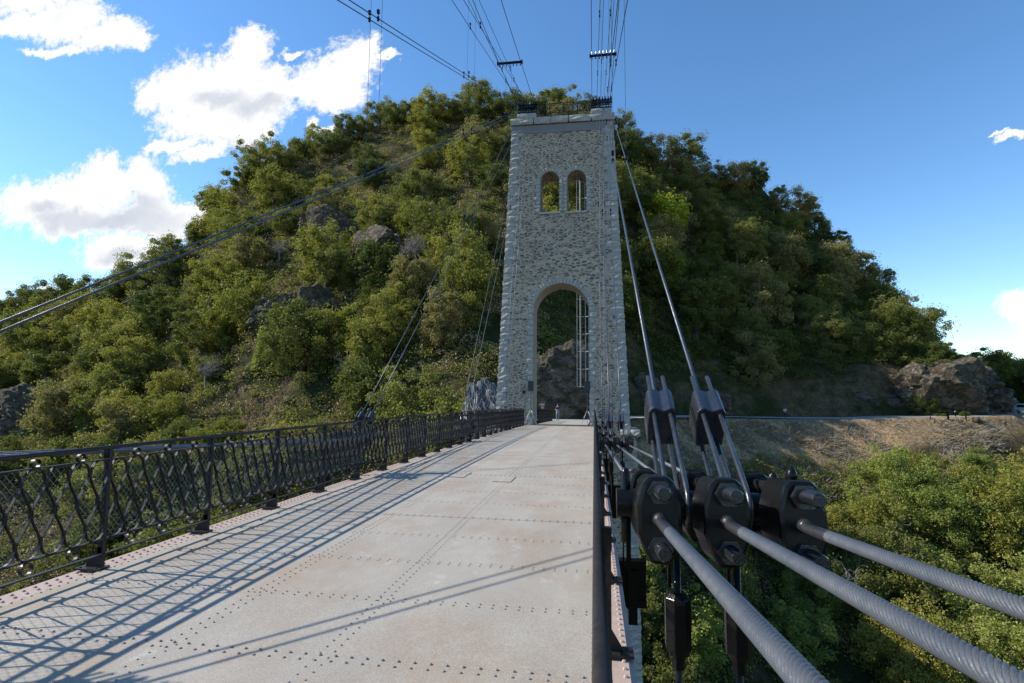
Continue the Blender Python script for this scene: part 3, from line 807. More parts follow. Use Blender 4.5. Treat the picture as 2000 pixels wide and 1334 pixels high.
def rough_block(mb, c, ax, ay, az, d, jit=.03, bev=.18, mi=0, rnd=random):
    """rock faced block: cube of 3x3 faces, corners pulled in, skin jittered"""
    c = Vector(c); ax, ay, az = Vector(ax), Vector(ay), Vector(az)
    N = 3; ids = {}; vs = []; fs = []
    def vid(i, j, k):
        if (i, j, k) not in ids:
            p = [2 * q / N - 1 for q in (i, j, k)]
            e = sum(1 for q in p if abs(q) > .99)
            pull = 1 - (bev * .5 if e == 2 else (bev if e == 3 else 0)) * .55
            w = [p[0] * pull * d[0] / 2, p[1] * pull * d[1] / 2, p[2] * (1 - (1 - pull) * .6) * d[2] / 2]
            if e == 1: w[0] += rnd.uniform(-1, 1.4) * jit * (abs(p[0]) > .99) * (1 if p[0] > 0 else -1); w[1] += rnd.uniform(-1, 1.4) * jit * (abs(p[1]) > .99) * (1 if p[1] > 0 else -1)
            else: w[0] += rnd.uniform(-.4, .4) * jit; w[1] += rnd.uniform(-.4, .4) * jit
            w[2] += rnd.uniform(-.3, .3) * jit
            ids[(i, j, k)] = len(vs); vs.append(c + ax * w[0] + ay * w[1] + az * w[2])
        return ids[(i, j, k)]
    for a in range(N):
        for b_ in range(N):
            for s in (0, N):
                q = [vid(s, a, b_), vid(s, a + 1, b_), vid(s, a + 1, b_ + 1), vid(s, a, b_ + 1)]; fs.append(q if s else q[::-1])
                q = [vid(a, s, b_), vid(a + 1, s, b_), vid(a + 1, s, b_ + 1), vid(a, s, b_ + 1)]; fs.append(q[::-1] if s else q)
                q = [vid(a, b_, s), vid(a + 1, b_, s), vid(a + 1, b_ + 1, s), vid(a, b_ + 1, s)]; fs.append(q if s else q[::-1])
    mb.add(vs, fs, mi)
for sx in (-1, 1):
    for fy in (0, 1):
        mb = MB(); z = PB + .02; i = 0
        while z < ZT - .45:
            h_ = random.uniform(.40, .50)
            w, dd = (.86, .58) if i % 2 else (.60, .86)
            zc = z + h_ / 2; xe = TC + sx * (half(zc) + .05); yf_ = (yfront(zc) - .05) if fy == 0 else (yback(zc) + .05)
            w *= random.uniform(.9, 1.1)
            rough_block(mb, (xe - sx * w / 2, yf_ + (dd / 2 if fy == 0 else -dd / 2), zc), (1, 0, 0), (0, 1, 0), (0, 0, 1), (w, dd, h_ - .012), .038, .08)
            z += h_; i += 1
        mb.build('quoins', M_GRAN, tower)
# jamb and arch stones
mb = MB(); 
for s in (-1, 1):
    z = PB + .05; i = 0
    while z < PS - .1:
        h_ = random.uniform(.34, .42); w = .52 if i % 2 else .36
        rough_block(mb, (PC + s * (PR + w / 2 - .01), yfront(z) + .13, z + h_ / 2), (1, 0, 0), (0, 1, 0), (0, 0, 1), (w, .36, h_ - .02), .022, .2); z += h_; i += 1
nv = 27
for i in range(nv):
    a = PI * (i + .5) / nv; r = PR + .19; zc = PS + r * math.sin(a)
    rough_block(mb, (PC + r * math.cos(a), yfront(zc) + .13, zc), (math.cos(a), 0, math.sin(a)), (0, 1, 0), (-math.sin(a), 0, math.cos(a)), (.42, .36, PI * (PR + .1) / nv - .015), .02, .2)
mb.build('portal_surround', M_GRAN, tower)
for c, r in wins:
    mb = MB()
    for s in (-1, 1):
        z = WZ0 + .02; i = 0
        inner = (s > 0 and c < -2) or (s < 0 and c > -2)
        while z < WS - .1:
            h_ = random.uniform(.26, .33); w = .245 if inner else (.46 if i % 2 else .30)
            rough_block(mb, (c + s * (r + w / 2), yfront(z) + .10, z + h_ / 2), (1, 0, 0), (0, 1, 0), (0, 0, 1), (w, .3, h_ - .015), .02, .2); z += h_; i += 1
    for i in range(11):
        a = PI * (i + .5) / 11; q = r + .14; zc = WS + q * math.sin(a)
        rough_block(mb, (c + q * math.cos(a), yfront(zc) + .10, zc), (math.cos(a), 0, math.sin(a)), (0, 1, 0), (-math.sin(a), 0, math.cos(a)), (.30, .3, PI * (r + .06) / 11 - .01), .018, .2)
    wn = mb.build('window_surround', M_GRAN, tower)
    mb = MB(); mb.box((c, yfront(WZ0) + .12, WZ0 - .06), (2 * r + .10, .40, .13)); mb.build('window_sill', M_CONC, tower, bevel=.01)
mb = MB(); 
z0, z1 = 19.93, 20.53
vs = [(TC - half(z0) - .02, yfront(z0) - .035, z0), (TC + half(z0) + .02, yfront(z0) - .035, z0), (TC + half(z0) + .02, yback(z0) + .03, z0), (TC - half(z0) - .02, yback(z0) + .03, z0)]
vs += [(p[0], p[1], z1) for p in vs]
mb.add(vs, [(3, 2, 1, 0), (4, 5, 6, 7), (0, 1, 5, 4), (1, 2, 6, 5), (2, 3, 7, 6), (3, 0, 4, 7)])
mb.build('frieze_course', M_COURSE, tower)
mb = MB()
zc = 20.82; hw = half(ZT) + .18; yf_ = yfront(ZT) - .2; yb_ = yback(ZT) + .2
x = TC - hw
while x < TC + hw - .05:
    w = min(random.uniform(1.2, 1.9), TC + hw - x)
    if TC + hw - x - w < .4: w = TC + hw - x
    rough_block(mb, (x + w / 2, (yf_ + yb_) / 2, zc), (1, 0, 0), (0, 1, 0), (0, 0, 1), (w - .002, yb_ - yf_, .50), .045, .10); x += w
mb.build('cornice', M_GRAN, tower)
# pedestals and saddles
STC = -2.0
for s, nm in ((-1, 'l'), (1, 'r')):
    cx = STC + s * 2.6
    mb = MB(); rough_block(mb, (cx, 36.95, 21.22), (1, 0, 0), (0, 1, 0), (0, 0, 1), (1.42, 1.35, .36), .02, .1); mb.build('pedestal', M_CONC, tower)
    mb = MB()
    mb.box((cx, 36.95, 21.46), (1.34, 1.2, .10))
    for i in range(7):
        xx = cx - .6 + i * .2
        prof = [(-.55, 0), (.55, 0), (.5, .25), (.28, .48), (0, .56), (-.28, .48), (-.5, .25)]
        mb.prism(prof, (xx - .02, 36.95, 21.5), (0, 1, 0), (0, 0, 1), (1, 0, 0), .04)
        mb.tube([(xx + .1, 36.42, 21.45), (xx + .1, 36.42, 22.32)], .032, 8)
        mb.tube([(xx + .1, 36.46, 21.95), (xx + .1, 36.20, 21.7)], .06, 8)
        mb.tube([(xx + .1, 37.3, 21.5), (xx + .1, 37.45, 22.25)], .03, 6)
        mb.tube([(xx - .0, 36.42, 21.8), (xx - .0, 36.42, 22.1)], .055, 8)
        mb.tube([(xx + .1, 36.5, 22.05), (xx + .1, 36.30, 22.12)], .055, 8)
    for zz in (21.62, 21.9, 22.12): mb.tube([(cx - .66, 36.95 - (22.3 - zz) * .5, zz), (cx + .66, 36.95 - (22.3 - zz) * .5, zz)], .05, 10)
    mb.build('cable_saddle', M_BLACK, tower, bevel=.006)
pr = MB(); zr = 21.06
for zz, r in ((zr + 1.0, .035), (zr + .88, .018), (zr + .32, .022), (zr + .06, .028)): pr.tube([(-3.93, 36.45, zz), (-.06, 36.45, zz)], r, 6)
for i in range(5): pr.tube([(-3.9 + i * .955, 36.45, zr), (-3.9 + i * .955, 36.45, zr + 1.02)], .036, 6)
for i in range(40): pr.tube([(-3.9 + i * .0975, 36.45, zr + .06), (-3.9 + i * .0975, 36.45, zr + .88)], .012, 4)
pr.build('parapet_railing', M_RAIL, tower)
# pier below the deck with its ledge
def yfl(z): return TY - .25
mb = MB()
hw0, hw1 = 4.75, 5.05
vs = [(TC - hw1, TY - .5, -30), (TC + hw1, TY - .5, -30), (TC + hw1, TY + 3.3, -30), (TC - hw1, TY + 3.3, -30), (TC - hw0, TY - .12, -1.05), (TC + hw0, TY - .12, -1.05), (TC + hw0, TY + 2.9, -1.05), (TC - hw0, TY + 2.9, -1.05)]
mb.add(vs, [(3, 2, 1, 0), (4, 5, 6, 7), (0, 1, 5, 4), (1, 2, 6, 5), (2, 3, 7, 6), (3, 0, 4, 7)])
mb.build('pier', M_MASON, tower)
for sx in (-1, 1):
    mb = MB(); z = -1.5; i = 0
    while z > -24:
        t = (-1.05 - z) / 29; xe = TC + sx * (hw0 + (hw1 - hw0) * t + .04); w = .8 if i % 2 else .58; y0 = TY - .12 - .38 * t - .04
        rough_block(mb, (xe - sx * w / 2, y0 + .35, z), (1, 0, 0), (0, 1, 0), (0, 0, 1), (w, .7, .43), .05, .14); z -= .45; i += 1
    mb.build('quoins', M_GRAN, tower)
    mb = MB(); 
    for k in range(2): rough_block(mb, (TC + sx * (4.0 + k * .62 + .1), TY + 1.3, -.84), (1, 0, 0), (0, 1, 0), (0, 0, 1), (.62, 3.5, .42), .04, .12)
    mb.build('ledge', M_GRAN, tower)
# caged ladder on the back face
mb = MB(); YL = TY + 3.25; lx = -.76
for x in (lx - .2, lx + .2): mb.tube([(x, YL - .25, 2.1), (x, YL - .25 - .3, 20)], .022, 6)
for i in range(60): mb.tube([(lx - .2, YL - .25 - i * .005, 2.2 + i * .3), (lx + .2, YL - .25 - i * .005, 2.2 + i * .3)], .005, 3)
lad = mb.build('ladder', M_GALV, tower)
mb = MB(); angs = [PI * k / 8 for k in range(9)]
for i in range(13):
    z = 2.15 + i * 1.28; mb.tube([(lx + .42 * math.cos(a), YL - .28 + .1 + .62 * math.sin(a), z) for a in angs], .02, 5)
for k in (0, 3, 5, 8): mb.tube([(lx + .42 * math.cos(angs[k]), YL - .18 + .62 * math.sin(angs[k]), 2.15), (lx + .42 * math.cos(angs[k]), YL - .18 + .62 * math.sin(angs[k]), 17.5)], .018, 5)
mb.build('ladder_cage', M_GALV, tower)

# ------------------------------------------------------------------ railings
BAY = 1.372
def make_rail_parts(o):
    """meshes in local space, origin at rail line / deck level, o = outboard direction (+1/-1)"""
    mb = MB()
    mb.box((0 - o * .008, 0, .555), (.008, .036, 1.07)); mb.box((o * .024, 0, .6), (.056, .009, .96))
    mb.prism([(0, .012), (.16, .012), (.16, .03), (.055, .20), (0, .20)], (0, -.0045, 0), (o, 0, 0), (0, 0, 1), (0, 1, 0), .009)
    mb.box((o * .03, 0, 1.045), (.05, .03, .09))
    for zz in (.30, .36, .22, .14): 
        for xx in (.02, .045): mb.tube([(o * xx, -.012, zz - .1), (o * xx, .012, zz - .1)], .008, 6)
    post = mb.build('post', M_RAIL)
    mb = MB(); mb.box((o * .10, 0, .008), (.25, .13, .016))
    for xx in (.02, .18):
        for yy in (-.04, .04): mb.dome((o * xx, yy, .016), .012, .012, 6)
    base = mb.build('base_plate', M_RAIL)
    mb = MB(); a, b = .275, .985; P = BAY / 7; w = P / 2 - .004; mid = (a + b) / 2
    for i in range(7):
        yc = P * (i + .5)
        rt = [(0, b), (.030, b - .003), (.058, b - .017), (.079, b - .048), (w - .002, b - .092), (w, b - .125), (w - .006, b - .158), (.012, mid + .052), (.006, mid + .03), (.006, mid - .03), (.012, mid - .052), (w - .006, a + .158), (w, a + .125), (w - .002, a + .092), (.079, a + .048), (.058, a + .017), (.030, a + .003), (0, a)]
        loop = rt + [(-q[0], q[1]) for q in rt[::-1][1:-1]]
        n = len(loop); pts = [Vector((0, yc + q[0], q[1])) for q in loop]
        vs = []; fs = []
        for k in range(n):
            t = (pts[(k + 1) % n] - pts[k - 1]).normalized(); nn = Vector((0, t.z, -t.y)) * .0035
            for xx, s in ((-.0135, 1), (.0135, 1), (.0135, -1), (-.0135, -1)): vs.append(pts[k] + nn * s + Vector((xx, 0, 0)))
        for k in range(n):
            l = (k + 1) % n
            for q in range(4): fs.append((4 * k + q, 4 * k + (q + 1) % 4, 4 * l + (q + 1) % 4, 4 * l + q))
        mb.add(vs, fs)
        for yy, zz in ((yc, mid + .022), (yc, mid - .022), (yc + P / 2, a + .125), (yc + P / 2, b - .125)): 
            if yy < BAY - .02: mb.tube([(-.003, yy - .014, zz), (-.003, yy + .014, zz)], .0065, 6)
        if i % 2 == 1:
            for zc, rr in ((b + .046, .037), (a - .068, .050)):
                vs = []; fs = []
                for k in range(18):
                    an = 2 * PI * k / 18
                    for xx, q in ((-.016, rr), (.016, rr), (.016, rr - .006), (-.016, rr - .006)): vs.append((xx, yc + q * math.cos(an), zc + q * math.sin(an)))
                for k in range(18):
                    l = (k + 1) % 18
                    for q in range(4): fs.append((4 * k + q, 4 * k + (q + 1) % 4, 4 * l + (q + 1) % 4, 4 * l + q))
                mb.add(vs, fs)
    panel = mb.build('scroll_panel', M_RAIL)
    mb = MB(); st = .058; k = -14
    while k * st < BAY:
        for s in (1, -1):
            y0 = k * st; z0, z1 = .28, .98; L = (z1 - z0) * .82
            ya, yb_ = (y0, y0 + L) if s > 0 else (y0 + L, y0)
            za, zb = z0, z1
            def clip(ya, za, yb_, zb):
                pts = []
                for t in (0, 1):
                    pass
                t0, t1 = 0, 1; dy = yb_ - ya
                ta, tb_ = (0 - ya) / dy, (BAY - ya) / dy
                lo, hi = min(ta, tb_), max(ta, tb_); t0 = max(t0, lo); t1 = min(t1, hi)
                if t1 <= t0 + .01: return None
                return (o * .022, ya + dy * t0, za + (zb - za) * t0), (o * .022, ya + dy * t1, za + (zb - za) * t1)
            c = clip(ya, za, yb_, zb)
            if c: mb.tube(c, .0015, 3, caps=False)
        k += 1
    wire = mb.build('wire_mesh', M_WIRE)
    out = (post.data, base.data, panel.data, wire.data)
    for q in (post, base, panel, wire): bpy.data.objects.remove(q)
    return out
def railing(X0, o, y0, y1, label, xoff=lambda y: 0):
    r = empty('railing', (X0, y0, dz(y0)), label, 'railing')
    pm, bm_, pan, wm = make_rail_parts(o)
    ys = [y0]
    while ys[-1] + BAY < y1 + .01: ys.append(ys[-1] + BAY)
    mb = MB(); mb.tube([(X0 + xoff(y), y, dz(y) + 1.098) for y in ys], .019, 10); mb.build('handrail', M_RAIL, r, True)
    for hgt, wz in ((.992, .010), (.268, .012), (.135, .012)):
        mb = MB()
        for a, b in zip(ys[:-1], ys[1:]):
            an = math.atan2(dz(b) - dz(a), b - a)
            mb.box((X0, (a + b) / 2, (dz(a) + dz(b)) / 2 + hgt), (.036, b - a + .002, wz), Matrix.Rotation(an, 3, 'X'))
        mb.build('rail_bar', M_RAIL, r)
    base = Vector((X0, y0, dz(y0)))
    for i, y in enumerate(ys):
        p = bpy.data.objects.new('post', pm); link(p, r); p.location = Vector((X0, y, dz(y))) - base
        q = bpy.data.objects.new('base_plate', bm_); link(q, p)
        if i < len(ys) - 1:
            an = math.atan2(dz(ys[i + 1]) - dz(y), BAY)
            for me, nm in ((pan, 'scroll_panel'), (wm, 'wire_mesh')):
                q = bpy.data.objects.new(nm, me); link(q, r); q.location = Vector((X0, y, dz(y))) - base; q.rotation_euler = (an, 0, 0)
    return r
railing(XL, -1, 4.49 - BAY * 7, 35.6, 'long black wrought railing with hourglass scrolls and wire mesh left of the deck')
railing(XR + .012, 1, .9 - BAY * 2, 35.6, 'black railing seen from straight above along the right edge of the deck')
railing(-4.02, -1, 39.4, 53.5, 'short far stretch of railing seen through the tower arch')

# ------------------------------------------------------------------ cable system
NODES = {-6.6: 2.165, 2.2: 1.178, 10.6: .665, 19.6: .16, 28.8: -.12}
CX = [.208, .418, .645]
SX = [.308, .525]
MIR = 2 * XC
TOPZ = 21.75; TOPY = 36.35
def xs(s, x): return x if s > 0 else MIR - x
def top(s, off): return Vector((STC + s * off, TOPY, TOPZ))
SIDE = {1: 'right', -1: 'left'}
ORD = ['inner', 'middle', 'outer']
def rope(mb, p0, p1, R, step=.0017, nseg=60, starts=11, lam=.0112, amp=.0019, paint=.0):
    p0 = Vector(p0); p1 = Vector(p1); L = (p1 - p0).length; d = (p1 - p0).normalized()
    a = d.cross(Vector((0, 0, 1))).normalized(); b = a.cross(d)
    n = int(L / step); vs = []
    S = np.linspace(0, L, n + 1)[:, None]; TH_ = (np.arange(nseg) * 2 * PI / nseg)[None, :]
    ph = S / lam + starts * TH_ / (2 * PI)
    rad = R + amp * (np.abs(np.sin(PI * ph)) ** .7 * 1.6 - 1)
    P_ = np.array(p0)[None, None, :] + np.array(d)[None, None, :] * S[..., None] + np.array(a) * (rad * np.cos(TH_))[..., None] + np.array(b) * (rad * np.sin(TH_))[..., None]
    V_ = P_.reshape(-1, 3); I = np.arange((n + 1) * nseg).reshape(n + 1, nseg)
    J = np.roll(I, -1, 1)
    F_ = np.stack([I[:-1], J[:-1], J[1:], I[1:]], -1).reshape(-1, 4)
    pm_ = (np.linspace(0, L, n)[:, None] < paint); gr = np.abs(np.sin(PI * ph[:-1])) < .46
    mi = np.where(pm_, 1, np.where(gr, 2, 0)).reshape(-1)
    return V_, F_, mi
yn = sorted(NODES)
for s in (1, -1):
    for k, cx in enumerate(CX):
        x = xs(s, cx)
        lab = f"{ORD[k]} of the three thick ropes running along the {SIDE[s]} side of the deck"
        c = empty('wire_rope', (x, 2.2, NODES[2.2]), lab, 'cable')
        mb = MB()
        pts = [(x, y, NODES[y]) for y in yn] + [(x, 36.1, -.35)]
        far = [(x, 2.3, NODES[2.2] - .006)] + pts[2:]
        mb.tube(far, .0158, 12); 
        if s < 0: mb.tube([pts[0], pts[1]], .0158, 8)
        else: mb.tube([pts[0], (x, -.6, NODES[2.2] + .302 + .01)], .0158, 12)
        mb.build('strand', M_ROPE, c, True)
        if s > 0:
            dd = Vector((0, -10, NODES[-6.6] - NODES[2.2])).normalized()
            V_, F_, mi = rope(None, Vector((x, 2.2, NODES[2.2])) + dd * .30, Vector((x, 2.2, NODES[2.2])) + dd * 2.82, .0158, paint=.30 if k == 0 else .24)
            V_ = V_ - np.array((x, 2.2, NODES[2.2]))
            np_mesh('twisted_strand', V_, F_, [M_ROPE, M_DARKROPE, M_GROOVE], c, mi=mi, smooth=True)

def hexnut(mb, p, d, r, t):
    d = Vector(d).normalized(); a = d.cross(Vector((0, 0, 1))).normalized(); b = a.cross(d)
    mb.prism([(r * math.cos(PI / 3 * i), r * math.sin(PI / 3 * i)) for i in range(6)], p, a, b, d, t)
def node(s, yn_, near=False):
    z = NODES[yn_]; O = Vector((xs(s, .41), yn_, z))
    ky = sorted(NODES); i = ky.index(yn_)
    pb = Vector((0, ky[i - 1] - yn_, NODES[ky[i - 1]] - z)).normalized() if i > 0 else Vector((0, -1, .12)).normalized()
    pf = Vector((0, ky[i + 1] - yn_, NODES[ky[i + 1]] - z)).normalized() if i < len(ky) - 1 else Vector((0, 1, -.02)).normalized()
    where = {2.2: 'beside the camera', 10.6: 'at the next hanger', 19.6: 'third from the camera', 28.8: 'beside the tower foot', -6.6: 'behind'}[yn_]
    lab = {(1, 2.2): 'large glossy black cast clamp joint nearest the camera on the right ropes', (1, 10.6): 'small distant black clamp joint on the right ropes in front of the tower pier',
           (1, 19.6): 'tiny black clamp joint behind the second one on the right ropes', (1, 28.8): 'tiny black clamp joint on the right ropes at the tower foot',
           (-1, 2.2): 'black clamp joint on the left ropes beyond the frame', (-1, 10.6): 'black clamp joint showing above the left railing, nearer pair of blocks',
           (-1, 19.6): 'black clamp joint behind the left railing, farther pair of blocks', (-1, 28.8): 'black clamp joint behind the left railing at the tower foot'}[(s, yn_)]
    r = empty('cable_clamp_joint', O, lab, 'cable clamp')
    prof = [(q[0] * .92, q[1] * .92) for q in [(-.036, .150), (.036, .150), (.056, .128), (.078, .05), (.078, -.045), (.052, -.115), (.034, -.150), (-.034, -.150), (-.052, -.115), (-.078, -.045), (-.078, .05), (-.056, .128)]]
    for k, cx in enumerate(CX):
        x = xs(s, cx); P0 = Vector((x, yn_, z))
        for d, l0, l1 in ((pb, .13, .36), (pf, .13, .30)):
            up = Vector((1, 0, 0)).cross(d); up = up if up.z > 0 else -up
            mb = MB(); mb.prism(prof, P0 + d * l0, (1, 0, 0), up, d, l1 - l0)
            cb = mb.build('clamp_block', M_BLACK, r, bevel=.014 if near else None)
            if near:
                cb.data.polygons.foreach_set('use_smooth', [False] * len(cb.data.polygons))
                mb = MB()
                mb.tube([P0 + d * (l1 - .002), P0 + d * (l1 + .010), P0 + d * (l1 + .022)], [.024, .021, .0178], 16); mb.build('rope_collar', M_DARKROPE, r, True)
        for zz in (.088, -.088):
            a = P0 + pb * .485 + Vector((0, 0, zz)); b = P0 + pf * .36 + Vector((0, 0, zz))
            mb = MB(); mb.tube([a, a + (b - a).normalized() * .006, b], [.019, .0225, .0225], 18); hexnut(mb, P0 + pb * .36 + Vector((0, 0, zz)), pb, .040, .028)
            hexnut(mb, P0 + pf * .30 + Vector((0, 0, zz)), pf, .040, .028)
            mb.build('bolt', M_BOLT, r, True, auto=30)
    a = Vector((xs(s, .085), yn_, z + .02)); b = Vector((xs(s, .70), yn_, z + .02))
    mb = MB(); mb.tube([a, b], .058, 20)
    e = (a - b).normalized()
    for q in (a - e * .035, b + e * .035): mb.tube([q + Vector((0, 0, -.15)), q + Vector((0, 0, -.14)), q + Vector((0, 0, .12)), q + Vector((0, 0, .135))], [.008, .019, .019, .008], 12)
    mb.build('axle', M_BLACK, r, True, auto=40)
    mb = MB(); q = Vector((xs(s, CX[2]), yn_ - .26, z + .16)); mb.tube([q, q + Vector((0, 0, .025)), q + Vector((0, 0, .05))], [.018, .018, .008], 10); mb.build('grease_cap', M_BLACK, r, True)
    # stays: U bolts round the axle and socket blocks
    for j, sx in enumerate(SX):
        x = xs(s, sx); A0 = Vector((x, yn_, z + .02)); T = top(s, STAYOFF[yn_][j]); d = (T - A0).normalized()
        lat = Vector((1, 0, 0)); lat = (lat - d * lat.dot(d)).normalized(); n = lat.cross(d); n = n if n.z > 0 else -n
        t0, t1 = .52, .70
        for q in (-.037, .037):
            mb = MB(); R_ = .076; pts = []
            ptop = d * (t1 + .17)
            pts.append(A0 + lat * q + n * R_ + ptop)
            for kk in range(9):
                an = PI * kk / 8; pts.append(A0 + lat * q + n * (R_ * math.cos(an)) - d * (R_ * math.sin(an) * 1.0))
            pts.append(A0 + lat * q - n * R_ + ptop * .93)
            mb.tube(pts, .0105, 10); mb.build('u_bolt', M_BLACKBLUE2, r, True)
        pf_ = [(-.062, -.09), (-.05, -.105), (-.02, -.095), (0, -.09), (.02, -.095), (.05, -.105), (.062, -.09), (.066, 0), (.062, .085), (.052, .103), (.037, .110), (.022, .103), (0, .093), (-.022, .103), (-.037, .110), (-.052, .103), (-.062, .085), (-.066, 0)]
        mb = MB(); mb.prism(pf_, A0 + d * t0, lat, n, d, t1 - t0); mb.build('socket_block', M_BLACKBLUE, r, bevel=.006 if near else None)
    # hanger rods with turnbuckles
    for sx in SX:
        x = xs(s, sx); mb = MB(); y = yn_
        mb.tube([(x, y, z - .04), (x, y, dz(yn_) - 1.42)], .0135, 10); mb.tube([(x - s * .026, y + .02, z - .04), (x - s * .026, y + .02, z - .29)], .0075, 8)
        mb.build('hanger_rod', M_BLACK, r, True)
        mb = MB(); zt, zb = z - .315, z - .53
        ring = lambda rr, zz: [(x + rr * math.cos(PI / 8 + PI / 4 * q), y + rr * math.sin(PI / 8 + PI / 4 * q), zz) for q in range(8)]
        vs = ring(.030, zt + .014) + ring(.048, zt - .004) + ring(.050, zt - .02) + ring(.050, zb + .03) + ring(.034, zb)
        fs = [tuple(range(8))] + [(8 * l + q, 8 * l + 8 + q, 8 * l + 8 + (q + 1) % 8, 8 * l + (q + 1) % 8) for l in range(4) for q in range(8)] + [tuple(32 + q for q in range(7, -1, -1))]
        mb.add(vs, fs); hexnut(mb, (x, y, zb - .045), (0, .0001, 1), .026, .05)
        mb.build('turnbuckle', M_BLACK, r, bevel=.003 if near else None)
STAYOFF = {-17.5: (2.30, 2.80), -27.5: (2.55, 3.05), -6.6: (2.95, 3.15), 2.2: (2.72, 3.15), 10.6: (2.45, 2.9), 19.6: (2.3, 2.7), 28.8: (2.5, 2.75)}
EXTRA = {-17.5: 4.0, -27.5: 6.2}
M_BLACKBLUE2 = m_paint('rod_paint', (.022, .027, .036), (.04, .046, .056), .3, 200, .3, 0, .6)
M_BLACKBLUE = m_paint('socket_paint', (.015, .018, .025), (.022, .026, .036), .25, 260, .35, 0, .7)
STN = {2.2: 'rising from the nearest clamp joint', 10.6: 'rising from the second clamp joint', 19.6: 'rising from the third clamp joint', 28.8: 'dropping steeply beside the tower face',
       -6.6: 'passing highest on the outside overhead', -17.5: 'in the overhead bunch of four, flatter one', -27.5: 'in the overhead bunch of four, flattest one'}
for s in (1, -1):
    for y in (2.2, 10.6, 19.6, 28.8): node(s, y, near=(y == 2.2 and s > 0))
    for y in STAYOFF:
        zz = NODES.get(y, EXTRA.get(y))
        for j, sx in enumerate(SX):
            A0 = Vector((xs(s, sx), y, zz + .02)); T = top(s, STAYOFF[y][j]); d = (T - A0).normalized()
            if y == 28.8: T = Vector((T.x, TOPY - .1, 20.6))
            if y == 28.8: d = (T - A0).normalized()
            mb = MB(); a = A0 + d * .70
            mid = [a.lerp(T, t) - Vector((0, 0, .05 * math.sin(PI * t) * (T - a).length / 30)) for t in [i / 12 for i in range(13)]]
            mb.tube(mid, .0118 if y != 28.8 else .009, 8)
            o = mb.build('stay_cable', M_STAY, None, True)
            tag(o, f"{'inner' if j == 0 else 'outer'} {SIDE[s]} stay cable {STN[y]}", 'cable')
    for j, off in enumerate((1.98, 3.22)):
        T = Vector((STC + s * off, TOPY, TOPZ + .15)); pts = []
        for i in range(25):
            t = i / 24; y = TOPY - t * 82; pts.append((T.x, y, T.z - .215 * (TOPY - y) + .00095 * (TOPY - y) ** 2))
        mb = MB(); mb.tube(pts, .017, 8); o = mb.build('carrier_cable', M_STAY, None, True)
        tag(o, f"{'inner' if j == 0 else 'outer'} {SIDE[s]} carrier cable sagging overhead from the tower top through the spreader end", 'cable')
def carrier_z(y): return TOPZ + .15 - .215 * (TOPY - y) + .00095 * (TOPY - y) ** 2
def stay_pt(s, y, j, Y):
    A0 = Vector((xs(s, SX[j]), y, NODES.get(y, EXTRA.get(y)) + .02)); T = top(s, STAYOFF[y][j]); t = (Y - y) / (TOPY - y)
    p = A0.lerp(T, t); p.z -= .05 * math.sin(PI * t) * (T - A0).length / 30; return p
for s in (1, -1):
    sy = 28.6
    sp = empty('cable_spreader', (STC + s * 2.6, sy, carrier_z(sy)), f"short black cable spreader bar overhead on the {SIDE[s]} below the carrier cables", 'spreader bar')
    mb = MB(); zc = carrier_z(sy) - .02; x0, x1 = STC + s * 1.90, STC + s * 3.30
    for yy in (-.05, .05): mb.box(((x0 + x1) / 2, sy + yy, zc), (1.4, .02, .09))
    for q in (x0, x1): mb.box((q, sy, zc), (.07, .14, .18))
    for i in range(7): mb.tube([(min(x0, x1) + .1 + i * .2, sy, zc - .2), (min(x0, x1) + .1 + i * .2, sy, zc + .26)], .006, 4); mb.tube([(min(x0, x1) + .1 + i * .2, sy, zc - .2), (min(x0, x1) + .1 + i * .2, sy, zc - .11)], .035, 6)
    mb.build('bar', M_BLACK, sp)
    cnt = 0
    for Y, hosts in ((11.0, (-27.5, -17.5, -6.6, 2.2)), (20.0, (-27.5, -17.5, -6.6, 2.2, 10.6)), (28.6, (-27.5, -17.5, -6.6, 2.2, 10.6, 19.6))):
        for j in (0, 1):
            low = stay_pt(s, hosts[-1], j, Y); zt = carrier_z(Y) if Y < 28 else carrier_z(Y) - .1
            lowname = {11.0: 'nearest', 20.0: 'middle', 28.6: 'farthest'}[Y]
            w = empty('hanger_wire', low, f"thin plumb hanger wire, {lowname} row, {'inner' if j == 0 else 'outer'} one on the {SIDE[s]} side", 'wire')
            mb = MB(); mb.tube([low, (low.x, Y, zt)], .0045, 5, caps=False); mb.build('wire', M_STAY, w)
            for hst in hosts:
                mb = MB(); p = stay_pt(s, hst, j, Y)
                mb.tube([p + Vector((0, 0, -.05)), p + Vector((0, 0, .05))], .028, 8); mb.box(p + Vector((0, 0, .17)), (.055, .055, .09)); mb.tube([p, p + Vector((0, 0, .2))], .008, 4)
                mb.tube([p + Vector((0, -.05, -.02)), p + Vector((0, .05, .03))], .02, 6)
                mb.build('clamp', M_BLACK, w)
